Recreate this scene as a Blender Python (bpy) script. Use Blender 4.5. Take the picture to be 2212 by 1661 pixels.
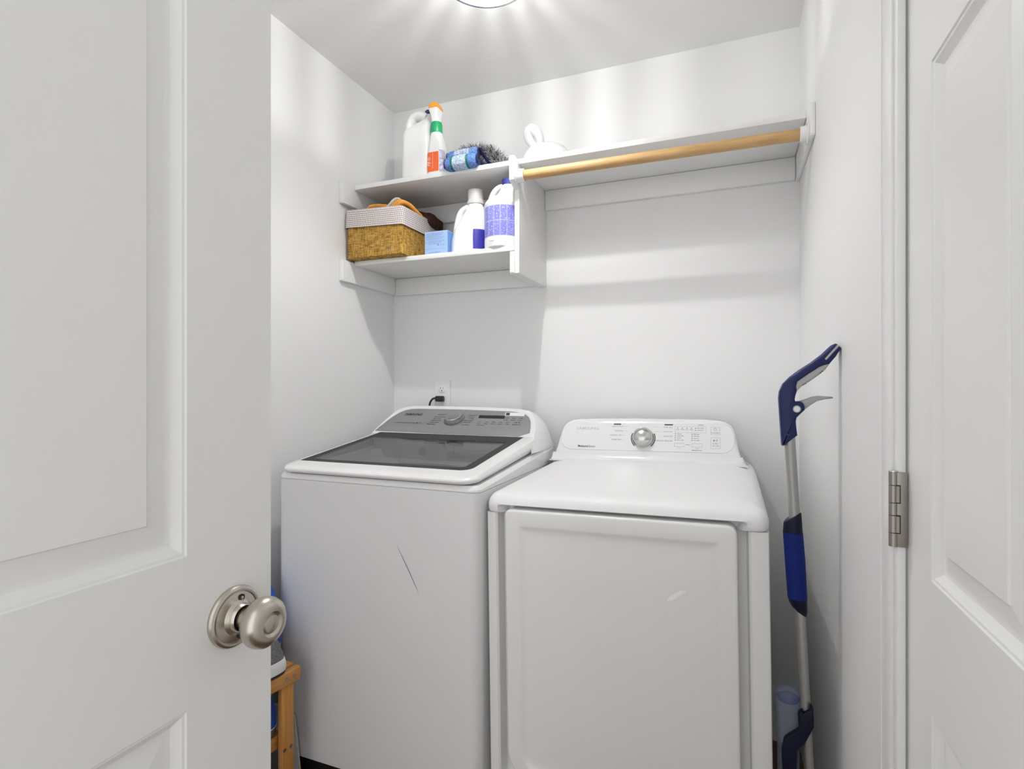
import bpy, bmesh, math, random
from mathutils import Vector, Matrix

for o in list(bpy.data.objects):
    bpy.data.objects.remove(o)
SC = bpy.context.scene
COL = SC.collection
random.seed(7)
PI = math.pi

# ------------------------------------------------------------------ camera
cam_data = bpy.data.cameras.new('camera')
cam_data.sensor_fit = 'HORIZONTAL'
cam_data.sensor_width = 36.0
cam_data.lens = 36.0 * 1186.0 / 2212.0
cam_data.shift_y = (833.0 - 830.5) / 2212.0
cam_data.clip_start = 0.02
cam = bpy.data.objects.new('camera', cam_data)
COL.objects.link(cam)
cam.location = (0.0, 0.0, 1.222)
cam.rotation_euler = (PI / 2, 0.0, math.radians(21.66))
SC.camera = cam

# ------------------------------------------------------------------ world and light
world = bpy.data.worlds.new('hall_fill')  # even fill from all around, added to brighten the machine fronts
SC.world = world
world.use_nodes = True
bg = world.node_tree.nodes['Background']
bg.inputs['Color'].default_value = (0.99, 0.995, 1.0, 1)
bg.inputs['Strength'].default_value = 1.3
LAMP_POWER = 42.0
SC.view_settings.view_transform = 'Standard'
SC.view_settings.look = 'None'
SC.view_settings.gamma = 1.0
SC.view_settings.use_curve_mapping = False
SC.view_settings.exposure = 0.17

# ------------------------------------------------------------------ room constants (metres)
XL, XR, YB, ZT = -1.398, 0.219, 2.09, 2.44

# ------------------------------------------------------------------ materials
def new_mat(name):
    m = bpy.data.materials.new(name); m.use_nodes = True
    return m, m.node_tree, m.node_tree.nodes['Principled BSDF']

def mat(name, col, rough=0.5, metal=0.0, bump=0.0, bscale=200.0, var=0.0, vscale=6.0, coat=0.0, spec=None, bdist=0.001, stretch=None):
    m, nt, p = new_mat(name)
    p.inputs['Base Color'].default_value = (*col, 1)
    p.inputs['Roughness'].default_value = rough
    p.inputs['Metallic'].default_value = metal
    if coat: p.inputs['Coat Weight'].default_value = coat; p.inputs['Coat Roughness'].default_value = 0.08
    if spec is not None: p.inputs['Specular IOR Level'].default_value = spec
    L = nt.links
    if bump or var:
        tc = nt.nodes.new('ShaderNodeTexCoord')
        src = tc.outputs['Object']
        if stretch:
            mp = nt.nodes.new('ShaderNodeMapping'); mp.inputs['Scale'].default_value = stretch
            L.new(src, mp.inputs['Vector']); src = mp.outputs['Vector']
    if bump:
        n = nt.nodes.new('ShaderNodeTexNoise'); n.inputs['Scale'].default_value = bscale; n.inputs['Detail'].default_value = 3
        b = nt.nodes.new('ShaderNodeBump'); b.inputs['Strength'].default_value = bump; b.inputs['Distance'].default_value = bdist
        L.new(src, n.inputs['Vector']); L.new(n.outputs['Fac'], b.inputs['Height']); L.new(b.outputs['Normal'], p.inputs['Normal'])
    if var:
        n = nt.nodes.new('ShaderNodeTexNoise'); n.inputs['Scale'].default_value = vscale; n.inputs['Detail'].default_value = 4
        r = nt.nodes.new('ShaderNodeValToRGB')
        r.color_ramp.elements[0].position = 0.3; r.color_ramp.elements[1].position = 0.7
        r.color_ramp.elements[0].color = (*[c * (1 - var) for c in col], 1)
        r.color_ramp.elements[1].color = (*[min(1, c * (1 + var)) for c in col], 1)
        L.new(src, n.inputs['Vector']); L.new(n.outputs['Fac'], r.inputs['Fac']); L.new(r.outputs['Color'], p.inputs['Base Color'])
    return m

M = {}
M['wall'] = mat('wall_paint', (0.87, 0.87, 0.87), 0.55, bump=0.12, bscale=160, bdist=0.0006)
M['ceil'] = mat('ceiling_paint', (0.92, 0.92, 0.91), 0.8, bump=0.1, bscale=140, bdist=0.0006)
M['trim'] = mat('white_trim_paint', (0.85, 0.85, 0.845), 0.32, bump=0.03, bscale=90)
M['door'] = mat('white_door_paint', (0.86, 0.86, 0.845), 0.38, bump=0.06, bscale=120, bdist=0.0005)
M['shelf'] = mat('white_shelf_paint', (0.88, 0.88, 0.87), 0.4, bump=0.03, bscale=100)
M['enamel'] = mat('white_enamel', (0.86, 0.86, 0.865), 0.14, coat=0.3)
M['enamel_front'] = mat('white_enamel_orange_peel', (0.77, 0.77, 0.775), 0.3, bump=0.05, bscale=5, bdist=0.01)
M['enamel_top'] = mat('white_enamel_top', (0.86, 0.86, 0.865), 0.42, spec=0.3)
M['plastic'] = mat('white_plastic', (0.86, 0.86, 0.86), 0.22)
M['dryer_lower'] = mat('white_painted_steel', (0.83, 0.83, 0.82), 0.26)
M['grey_panel'] = mat('silver_grey_panel', (0.30, 0.30, 0.305), 0.38, metal=0.25, bump=0.03, bscale=300, stretch=(1, 30, 30))
M['black'] = mat('black_plastic', (0.012, 0.012, 0.013), 0.4)
M['dark_glass'] = mat('black_glass_frame', (0.05, 0.05, 0.048), 0.45, spec=0.04)
M['ink'] = mat('dark_ink', (0.04, 0.04, 0.045), 0.5)
M['ink_grey'] = mat('grey_ink', (0.22, 0.22, 0.23), 0.5)
M['ink_light'] = mat('pale_ink', (0.62, 0.62, 0.63), 0.25)
M['sticker'] = mat('white_sticker', (0.85, 0.85, 0.85), 0.4)
M['mark'] = mat('pale_mark', (0.95, 0.95, 0.95), 0.3)
M['screen'] = mat('display_black', (0.006, 0.006, 0.012), 0.12)
M['nickel'] = mat('brushed_nickel', (0.56, 0.52, 0.46), 0.27, metal=1.0, bump=0.05, bscale=400, stretch=(40, 1, 1))
M['nickel_dark'] = mat('satin_nickel_hinge', (0.36, 0.335, 0.30), 0.38, metal=1.0)
M['chrome'] = mat('satin_chrome', (0.62, 0.62, 0.61), 0.2, metal=1.0)
M['steel'] = mat('drum_steel', (0.10, 0.10, 0.10), 0.5, metal=0.3)
M['tub'] = mat('tub_plastic', (0.50, 0.50, 0.51), 0.5, spec=0.2)
M['tub_dark'] = mat('tub_drawer_plastic', (0.30, 0.30, 0.31), 0.5, spec=0.2)
M['navy'] = mat('navy_rubber', (0.011, 0.020, 0.095), 0.4, spec=0.3)
M['navy_dark'] = mat('navy_plastic', (0.004, 0.006, 0.022), 0.45, spec=0.2)
M['royal'] = mat('royal_blue_foam', (0.007, 0.018, 0.15), 0.6, bump=0.1, bscale=500, spec=0.15)
M['alu'] = mat('satin_aluminium', (0.40, 0.395, 0.385), 0.45, metal=0.8)
M['grey_plastic'] = mat('grey_plastic', (0.42, 0.42, 0.42), 0.45)
M['bottle'] = mat('white_hdpe', (0.90, 0.90, 0.90), 0.33)
M['cap_grey'] = mat('pale_grey_cap', (0.64, 0.63, 0.61), 0.4)
M['cap_navy'] = mat('navy_cap', (0.025, 0.03, 0.22), 0.35)
M['green'] = mat('green_collar', (0.01, 0.36, 0.13), 0.35)
M['orange'] = mat('orange_nozzle', (0.90, 0.36, 0.02), 0.35)
M['orange_label'] = mat('orange_red_label', (0.80, 0.12, 0.02), 0.4)
M['navy_label'] = mat('navy_label', (0.03, 0.025, 0.28), 0.4)
M['white_print'] = mat('white_print', (0.82, 0.82, 0.84), 0.45)
M['lav_print'] = mat('lavender_print', (0.55, 0.52, 0.72), 0.45, var=0.5, vscale=120)
M['box_blue'] = mat('light_blue_card', (0.36, 0.53, 0.80), 0.5)
M['box_side'] = mat('mid_blue_card', (0.13, 0.26, 0.58), 0.5)
M['blue_ink'] = mat('blue_ink', (0.16, 0.27, 0.55), 0.5)
M['glove'] = mat('orange_rubber', (0.86, 0.36, 0.06), 0.5, bump=0.2, bscale=60)
M['cream'] = mat('cream_fabric', (0.66, 0.58, 0.50), 0.85, bump=0.3, bscale=150, var=0.15, vscale=40)
M['brown'] = mat('brown_cloth', (0.065, 0.024, 0.014), 0.9, bump=0.5, bscale=160, var=0.4, vscale=50)
M['bag'] = mat('blue_fabric', (0.02, 0.10, 0.52), 0.7, bump=0.25, bscale=40, bdist=0.003)
M['bag_grey'] = mat('grey_fabric', (0.13, 0.13, 0.135), 0.8, bump=0.2, bscale=200)
M['knit'] = mat('grey_knit', (0.16, 0.16, 0.165), 0.9, bump=0.6, bscale=500, var=0.45, vscale=300)
M['sole'] = mat('white_sole', (0.80, 0.80, 0.80), 0.45)
M['board'] = mat('grey_board', (0.52, 0.52, 0.51), 0.7, var=0.1, vscale=40)
M['dust_dark'] = mat('dark_grey_fibre', (0.035, 0.035, 0.045), 0.8)
M['dust_light'] = mat('white_fibre', (0.66, 0.65, 0.67), 0.8)
M['navy_cloth'] = mat('navy_binding', (0.012, 0.02, 0.09), 0.8)
M['hall'] = mat('hall_paint', (0.60, 0.60, 0.59), 0.6)

def wood_mat(name, c0, c1, axis, scale, rough=0.42):
    m, nt, p = new_mat(name)
    L = nt.links
    tc = nt.nodes.new('ShaderNodeTexCoord'); mp = nt.nodes.new('ShaderNodeMapping')
    s = [scale] * 3; s[axis] = scale * 0.06
    mp.inputs['Scale'].default_value = s
    n = nt.nodes.new('ShaderNodeTexNoise'); n.inputs['Scale'].default_value = 3; n.inputs['Detail'].default_value = 6; n.inputs['Distortion'].default_value = 0.6
    r = nt.nodes.new('ShaderNodeValToRGB')
    r.color_ramp.elements[0].position = 0.3; r.color_ramp.elements[1].position = 0.72
    r.color_ramp.elements[0].color = (*c0, 1); r.color_ramp.elements[1].color = (*c1, 1)
    L.new(tc.outputs['Object'], mp.inputs['Vector']); L.new(mp.outputs['Vector'], n.inputs['Vector'])
    L.new(n.outputs['Fac'], r.inputs['Fac']); L.new(r.outputs['Color'], p.inputs['Base Color'])
    p.inputs['Roughness'].default_value = rough
    return m
M['dowel'] = wood_mat('pine_dowel', (0.46, 0.27, 0.10), (0.60, 0.39, 0.175), 0, 30, 0.45)
M['bamboo_y'] = wood_mat('honey_pine_long', (0.46, 0.20, 0.045), (0.62, 0.31, 0.085), 1, 40)
M['bamboo_z'] = wood_mat('honey_pine_upright', (0.46, 0.20, 0.045), (0.62, 0.31, 0.085), 2, 40)
M['floor'] = wood_mat('brown_plank', (0.10, 0.055, 0.03), (0.19, 0.11, 0.06), 1, 8, 0.4)

def burlap():
    m, nt, p = new_mat('burlap_weave'); L = nt.links
    tc = nt.nodes.new('ShaderNodeTexCoord')
    fac = None
    outs = []
    for sc in ((900, 900, 90), (120, 120, 1200)):
        mp = nt.nodes.new('ShaderNodeMapping'); mp.inputs['Scale'].default_value = (sc[0] / 3, sc[1] / 3, sc[2] / 3)
        n = nt.nodes.new('ShaderNodeTexNoise'); n.inputs['Scale'].default_value = 1.0; n.inputs['Detail'].default_value = 2
        L.new(tc.outputs['Object'], mp.inputs['Vector']); L.new(mp.outputs['Vector'], n.inputs['Vector']); outs.append(n.outputs['Fac'])
    a = nt.nodes.new('ShaderNodeMath'); a.operation = 'ADD'; L.new(outs[0], a.inputs[0]); L.new(outs[1], a.inputs[1])
    r = nt.nodes.new('ShaderNodeValToRGB')
    r.color_ramp.elements[0].position = 0.38; r.color_ramp.elements[1].position = 0.62
    r.color_ramp.elements[0].color = (0.16, 0.075, 0.008, 1); r.color_ramp.elements[1].color = (0.60, 0.36, 0.075, 1)
    h = nt.nodes.new('ShaderNodeMath'); h.operation = 'MULTIPLY'; h.inputs[1].default_value = 0.5
    L.new(a.outputs[0], h.inputs[0]); L.new(h.outputs[0], r.inputs['Fac']); L.new(r.outputs['Color'], p.inputs['Base Color'])
    b = nt.nodes.new('ShaderNodeBump'); b.inputs['Strength'].default_value = 0.5; b.inputs['Distance'].default_value = 0.002
    L.new(h.outputs[0], b.inputs['Height']); L.new(b.outputs['Normal'], p.inputs['Normal'])
    p.inputs['Roughness'].default_value = 0.9
    return m
M['burlap'] = burlap()

def uv_grid(name, base, line, period, width, rough=0.85):
    """checked cloth: thin lines every period metres in both uv directions"""
    m, nt, p = new_mat(name); L = nt.links
    uv = nt.nodes.new('ShaderNodeUVMap'); sp = nt.nodes.new('ShaderNodeSeparateXYZ'); L.new(uv.outputs['UV'], sp.inputs[0])
    ls = []
    for k in ('X', 'Y'):
        d = nt.nodes.new('ShaderNodeMath'); d.operation = 'MULTIPLY'; d.inputs[1].default_value = 1 / period; L.new(sp.outputs[k], d.inputs[0])
        f = nt.nodes.new('ShaderNodeMath'); f.operation = 'FRACT'; L.new(d.outputs[0], f.inputs[0])
        c = nt.nodes.new('ShaderNodeMath'); c.operation = 'LESS_THAN'; c.inputs[1].default_value = width; L.new(f.outputs[0], c.inputs[0]); ls.append(c.outputs[0])
    mx = nt.nodes.new('ShaderNodeMath'); mx.operation = 'MAXIMUM'; L.new(ls[0], mx.inputs[0]); L.new(ls[1], mx.inputs[1])
    mix = nt.nodes.new('ShaderNodeMix'); mix.data_type = 'RGBA'
    mix.inputs[6].default_value = (*base, 1); mix.inputs[7].default_value = (*line, 1)
    L.new(mx.outputs[0], mix.inputs[0]); L.new(mix.outputs[2], p.inputs['Base Color'])
    p.inputs['Roughness'].default_value = rough
    return m
M['check'] = uv_grid('checked_liner', (0.84, 0.77, 0.75), (0.10, 0.07, 0.065), 0.0075, 0.16)

def label_mat():
    m, nt, p = new_mat('violet_print_label'); L = nt.links
    uv = nt.nodes.new('ShaderNodeUVMap')
    b = nt.nodes.new('ShaderNodeTexBrick')
    b.inputs['Color1'].default_value = (0.19, 0.20, 0.62, 1); b.inputs['Color2'].default_value = (0.24, 0.25, 0.68, 1)
    b.inputs['Mortar'].default_value = (0.55, 0.54, 0.84, 1)
    b.inputs['Scale'].default_value = 1.0; b.inputs['Mortar Size'].default_value = 0.0012
    b.inputs['Brick Width'].default_value = 0.024; b.inputs['Row Height'].default_value = 0.054; b.offset = 0.0
    L.new(uv.outputs['UV'], b.inputs['Vector'])
    n = nt.nodes.new('ShaderNodeTexNoise'); n.inputs['Scale'].default_value = 190; n.inputs['Detail'].default_value = 2
    L.new(uv.outputs['UV'], n.inputs['Vector'])
    g = nt.nodes.new('ShaderNodeMath'); g.operation = 'GREATER_THAN'; g.inputs[1].default_value = 0.61; L.new(n.outputs['Fac'], g.inputs[0])
    mix = nt.nodes.new('ShaderNodeMix'); mix.data_type = 'RGBA'; mix.inputs[7].default_value = (0.60, 0.58, 0.86, 1)
    L.new(g.outputs[0], mix.inputs[0]); L.new(b.outputs['Color'], mix.inputs[6]); L.new(mix.outputs[2], p.inputs['Base Color'])
    p.inputs['Roughness'].default_value = 0.4
    return m
M['violet'] = label_mat()

def roll_mat(name, stops):
    m, nt, p = new_mat(name); L = nt.links
    tc = nt.nodes.new('ShaderNodeTexCoord'); sp = nt.nodes.new('ShaderNodeSeparateXYZ'); L.new(tc.outputs['Generated'], sp.inputs[0])
    r = nt.nodes.new('ShaderNodeValToRGB'); r.color_ramp.interpolation = 'CONSTANT'
    while len(r.color_ramp.elements) < len(stops): r.color_ramp.elements.new(0.5)
    for e, (pos, c) in zip(r.color_ramp.elements, stops): e.position = pos; e.color = (*c, 1)
    L.new(sp.outputs['X'], r.inputs['Fac'])
    n = nt.nodes.new('ShaderNodeTexNoise'); n.inputs['Scale'].default_value = 260; n.inputs['Detail'].default_value = 2; L.new(tc.outputs['Object'], n.inputs['Vector'])
    r2 = nt.nodes.new('ShaderNodeValToRGB'); r2.color_ramp.elements[0].position = 0.36; r2.color_ramp.elements[1].position = 0.55
    r2.color_ramp.elements[0].color = (0.34, 0.40, 0.52, 1); r2.color_ramp.elements[1].color = (1, 1, 1, 1)
    L.new(n.outputs['Fac'], r2.inputs['Fac'])
    mix = nt.nodes.new('ShaderNodeMix'); mix.data_type = 'RGBA'; mix.blend_type = 'MULTIPLY'; mix.inputs[0].default_value = 1
    L.new(r.outputs['Color'], mix.inputs[6]); L.new(r2.outputs['Color'], mix.inputs[7]); L.new(mix.outputs[2], p.inputs['Base Color'])
    b = nt.nodes.new('ShaderNodeBump'); b.inputs['Strength'].default_value = 0.8; b.inputs['Distance'].default_value = 0.002
    L.new(n.outputs['Fac'], b.inputs['Height']); L.new(b.outputs['Normal'], p.inputs['Normal'])
    p.inputs['Roughness'].default_value = 0.95
    return m
BL, GR, PA = (0.15, 0.29, 0.64), (0.02, 0.20, 0.16), (0.58, 0.69, 0.83)
M['roll'] = roll_mat('striped_microfibre', [(0, BL), (0.20, GR), (0.27, PA), (0.70, GR), (0.77, BL)])
M['roll_b'] = roll_mat('banded_microfibre', [(0, BL), (0.26, PA), (0.74, (0.20, 0.36, 0.68))])

def glass_mat(name, tint, trans, rough=0.05):
    """tinted pane: part transparent, part glossy reflection"""
    m = bpy.data.materials.new(name); m.use_nodes = True; nt = m.node_tree; L = nt.links
    nt.nodes.remove(nt.nodes['Principled BSDF']); out = nt.nodes['Material Output']
    t = nt.nodes.new('ShaderNodeBsdfTransparent'); t.inputs['Color'].default_value = (*tint, 1)
    g = nt.nodes.new('ShaderNodeBsdfGlossy'); g.inputs['Roughness'].default_value = rough
    fr0 = nt.nodes.new('ShaderNodeFresnel'); fr0.inputs['IOR'].default_value = 1.3
    fr = nt.nodes.new('ShaderNodeMath'); fr.operation = 'MULTIPLY'; fr.inputs[1].default_value = 0.3; L.new(fr0.outputs[0], fr.inputs[0])
    mx = nt.nodes.new('ShaderNodeMixShader'); L.new(fr.outputs[0], mx.inputs[0]); L.new(t.outputs[0], mx.inputs[1]); L.new(g.outputs[0], mx.inputs[2])
    L.new(mx.outputs[0], out.inputs['Surface'])
    return m
M['glass'] = glass_mat('smoked_glass', (0.55, 0.55, 0.555), 0.5)
M['clear'] = glass_mat('clear_plastic', (0.90, 0.92, 0.96), 0.8, 0.15)
_nt = M['clear'].node_tree; _d = _nt.nodes.new('ShaderNodeBsdfDiffuse'); _d.inputs['Color'].default_value = (0.34, 0.38, 0.46, 1)
_m = _nt.nodes.new('ShaderNodeMixShader'); _m.inputs[0].default_value = 0.30
_src = _nt.nodes['Material Output'].inputs['Surface'].links[0].from_socket
_nt.links.new(_src, _m.inputs[1]); _nt.links.new(_d.outputs[0], _m.inputs[2]); _nt.links.new(_m.outputs[0], _nt.nodes['Material Output'].inputs['Surface'])
M['liquid'] = glass_mat('blue_liquid', (0.10, 0.35, 0.75), 0.5, 0.1)

def frosted(name, clear, col=(0.95, 0.95, 0.93)):
    m = bpy.data.materials.new(name); m.use_nodes = True; nt = m.node_tree; L = nt.links
    nt.nodes.remove(nt.nodes['Principled BSDF']); out = nt.nodes['Material Output']
    t = nt.nodes.new('ShaderNodeBsdfTransparent')
    d = nt.nodes.new('ShaderNodeBsdfTranslucent'); d.inputs['Color'].default_value = (*col, 1)
    mx = nt.nodes.new('ShaderNodeMixShader'); mx.inputs[0].default_value = 1 - clear
    L.new(t.outputs[0], mx.inputs[1]); L.new(d.outputs[0], mx.inputs[2]); L.new(mx.outputs[0], out.inputs['Surface'])
    return m
M['frost'] = frosted('frosted_glass_disc', 0.6)
M['rib'] = frosted('ribbed_glass', 0.64)
M['dimmer'] = glass_mat('lamp_dimmer_tint', (0.185, 0.185, 0.184), 0.5, 0.3)  # dark tint that cuts the bulb's sideways light

# ------------------------------------------------------------------ object helpers
ORG = {}
def tag(o, label, cat, group=None, kind=None):
    if label: o['label'] = label
    if cat: o['category'] = cat
    if group: o['group'] = group
    if kind: o['kind'] = kind
    return o

def thing(name, loc, label, cat, group=None, kind=None):
    o = bpy.data.objects.new(name, None); COL.objects.link(o); o.location = loc
    o.empty_display_size = 0.05
    ORG[o.name] = Vector(loc)
    return tag(o, label, cat, group, kind)

def obj(name, verts, faces, m, parent=None, smooth=None, uvs=None, label=None):
    """verts are given in room coordinates; stored relative to the owning thing's base"""
    off = ORG[parent.name] if parent else None
    if off is None:
        xs = [v[0] for v in verts]; ys = [v[1] for v in verts]; zs = [v[2] for v in verts]
        off = Vector(((min(xs) + max(xs)) / 2, (min(ys) + max(ys)) / 2, min(zs)))
    me = bpy.data.meshes.new(name)
    me.from_pydata([Vector(v) - off for v in verts], [], faces)
    me.update()
    bm = bmesh.new(); bm.from_mesh(me)
    bmesh.ops.recalc_face_normals(bm, faces=bm.faces[:])
    bm.to_mesh(me); bm.free()
    if smooth is not None:
        me.polygons.foreach_set('use_smooth', [True] * len(me.polygons))
        me.set_sharp_from_angle(angle=math.radians(smooth))
    if uvs:
        uvl = me.uv_layers.new(name='UVMap')
        for lp in me.loops: uvl.data[lp.index].uv = uvs[lp.vertex_index]
    if isinstance(m, (list, tuple)):
        for q in m: me.materials.append(q)
    else: me.materials.append(m)
    o = bpy.data.objects.new(name, me); COL.objects.link(o)
    if parent: o.parent = parent
    else: o.location = off
    ORG[o.name] = off
    if label: o['label'] = label
    return o

class G:
    """geometry collector for one mesh"""
    def __init__(s): s.v = []; s.f = []
    def add(s, v, f):
        n = len(s.v); s.v += [tuple(q) for q in v]; s.f += [tuple(i + n for i in q) for q in f]; return s
    def box(s, x0, x1, y0, y1, z0, z1, bev=0.0, seg=2):
        if not bev:
            v = [(x, y, z) for z in (z0, z1) for y in (y0, y1) for x in (x0, x1)]
            return s.add(v, [(0, 2, 3, 1), (4, 5, 7, 6), (0, 1, 5, 4), (2, 6, 7, 3), (0, 4, 6, 2), (1, 3, 7, 5)])
        bm = bmesh.new(); bmesh.ops.create_cube(bm, size=1)
        for q in bm.verts: q.co = Vector(((x0 + x1) / 2 + q.co.x * (x1 - x0), (y0 + y1) / 2 + q.co.y * (y1 - y0), (z0 + z1) / 2 + q.co.z * (z1 - z0)))
        bmesh.ops.bevel(bm, geom=bm.edges[:], offset=bev, segments=seg, profile=0.5, affect='EDGES')
        bm.verts.index_update()
        s.add([q.co.copy() for q in bm.verts], [[q.index for q in f.verts] for f in bm.faces]); bm.free(); return s
    def loft(s, loops, cap0=True, cap1=True, closed=True):
        n = len(loops[0]); v = [p for l in loops for p in l]; f = []
        for a in range(len(loops) - 1):
            for i in range(n if closed else n - 1):
                j = (i + 1) % n
                f.append((a * n + i, a * n + j, (a + 1) * n + j, (a + 1) * n + i))
        if cap0: f.append(tuple(range(n)))
        if cap1: f.append(tuple(range((len(loops) - 1) * n, len(loops) * n)))
        return s.add(v, f)
    def tube(s, pts, rad, n=12, caps=True, flat=1.0, up=None):
        pts = [Vector(p) for p in pts]
        if not isinstance(rad, (list, tuple)): rad = [rad] * len(pts)
        loops = []; prev = None
        for i, p in enumerate(pts):
            t = (pts[min(i + 1, len(pts) - 1)] - pts[max(i - 1, 0)]).normalized()
            if prev is None:
                a = Vector(up) if up else (Vector((0, 0, 1)) if abs(t.z) < 0.9 else Vector((1, 0, 0)))
            else: a = prev
            u = (a - t * a.dot(t)).normalized(); w = t.cross(u); prev = u
            loops.append([p + u * rad[i] * math.cos(2 * PI * k / n) + w * rad[i] * flat * math.sin(2 * PI * k / n) for k in range(n)])
        return s.loft(loops, caps, caps)
    def lathe(s, prof, origin, axis, n=32, cap0=True, cap1=True):
        """prof: (radius, distance along axis)"""
        axis = Vector(axis).normalized(); a = Vector((0, 0, 1)) if abs(axis.z) < 0.9 else Vector((1, 0, 0))
        u = (a - axis * a.dot(axis)).normalized(); w = axis.cross(u); o = Vector(origin)
        return s.loft([[o + axis * h + (u * math.cos(2 * PI * k / n) + w * math.sin(2 * PI * k / n)) * r for k in range(n)] for r, h in prof], cap0, cap1)
    def prism(s, poly, frame, d0, d1, bev=0.0):
        """poly in the frame's (u,v); extruded along the frame normal from d0 to d1 with an inset bevel on both ends"""
        o, u, v, nn = frame
        def lp(pts, d): return [o + u * a + v * b + nn * d for a, b in pts]
        if bev:
            ins = inset(poly, bev)
            mid = inset(poly, bev * 0.3)
            return s.loft([lp(ins, d0), lp(mid, d0 + (d1 - d0) * 0.08 if False else d0 + bev * 0.3), lp(poly, d0 + bev), lp(poly, d1 - bev), lp(mid, d1 - bev * 0.3), lp(ins, d1)])
        return s.loft([lp(poly, d0), lp(poly, d1)])
    def make(s, name, m, parent=None, smooth=None, label=None): return obj(name, s.v, s.f, m, parent, smooth, None, label)

def inset(poly, d):
    n = len(poly); area = sum(poly[i][0] * poly[(i + 1) % n][1] - poly[(i + 1) % n][0] * poly[i][1] for i in range(n))
    sg = 1 if area > 0 else -1; out = []
    for i in range(n):
        p0, p1, p2 = Vector(poly[i - 1]), Vector(poly[i]), Vector(poly[(i + 1) % n])
        e1 = (p1 - p0).normalized(); e2 = (p2 - p1).normalized()
        n1 = Vector((-e1.y, e1.x)) * sg; n2 = Vector((-e2.y, e2.x)) * sg
        b = n1 + n2
        if b.length < 1e-6: b = n1
        b.normalize(); c = max(0.45, b.dot(n1))
        q = p1 + b * (d / c); out.append((q.x, q.y))
    return out

def rrect(x0, x1, y0, y1, r, n=6):
    """rounded rectangle, r may be 4 radii: (x1,y1),(x0,y1),(x0,y0),(x1,y0)"""
    rs = r if isinstance(r, (list, tuple)) else [r] * 4
    out = []
    for (cx, cy, a0), q in zip(((x1, y1, 0), (x0, y1, PI / 2), (x0, y0, PI), (x1, y0, 3 * PI / 2)), rs):
        q = max(q, 1e-4); sx = -1 if cx == x1 else 1; sy = -1 if cy == y1 else 1
        for k in range(n + 1):
            a = a0 + PI / 2 * k / n
            out.append((cx + sx * q + q * math.cos(a), cy + sy * q + q * math.sin(a)))
    return out

def smoothline(pts, n=6):
    """Catmull-Rom through points (any dimension)"""
    P = [Vector(p) for p in pts]; out = []
    for i in range(len(P) - 1):
        p0, p1, p2, p3 = P[max(i - 1, 0)], P[i], P[i + 1], P[min(i + 2, len(P) - 1)]
        for k in range(n):
            t = k / n
            out.append(0.5 * ((2 * p1) + (p2 - p0) * t + (2 * p0 - 5 * p1 + 4 * p2 - p3) * t * t + (3 * p1 - p0 - 3 * p2 + p3) * t ** 3))
    out.append(P[-1]); return out

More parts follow.
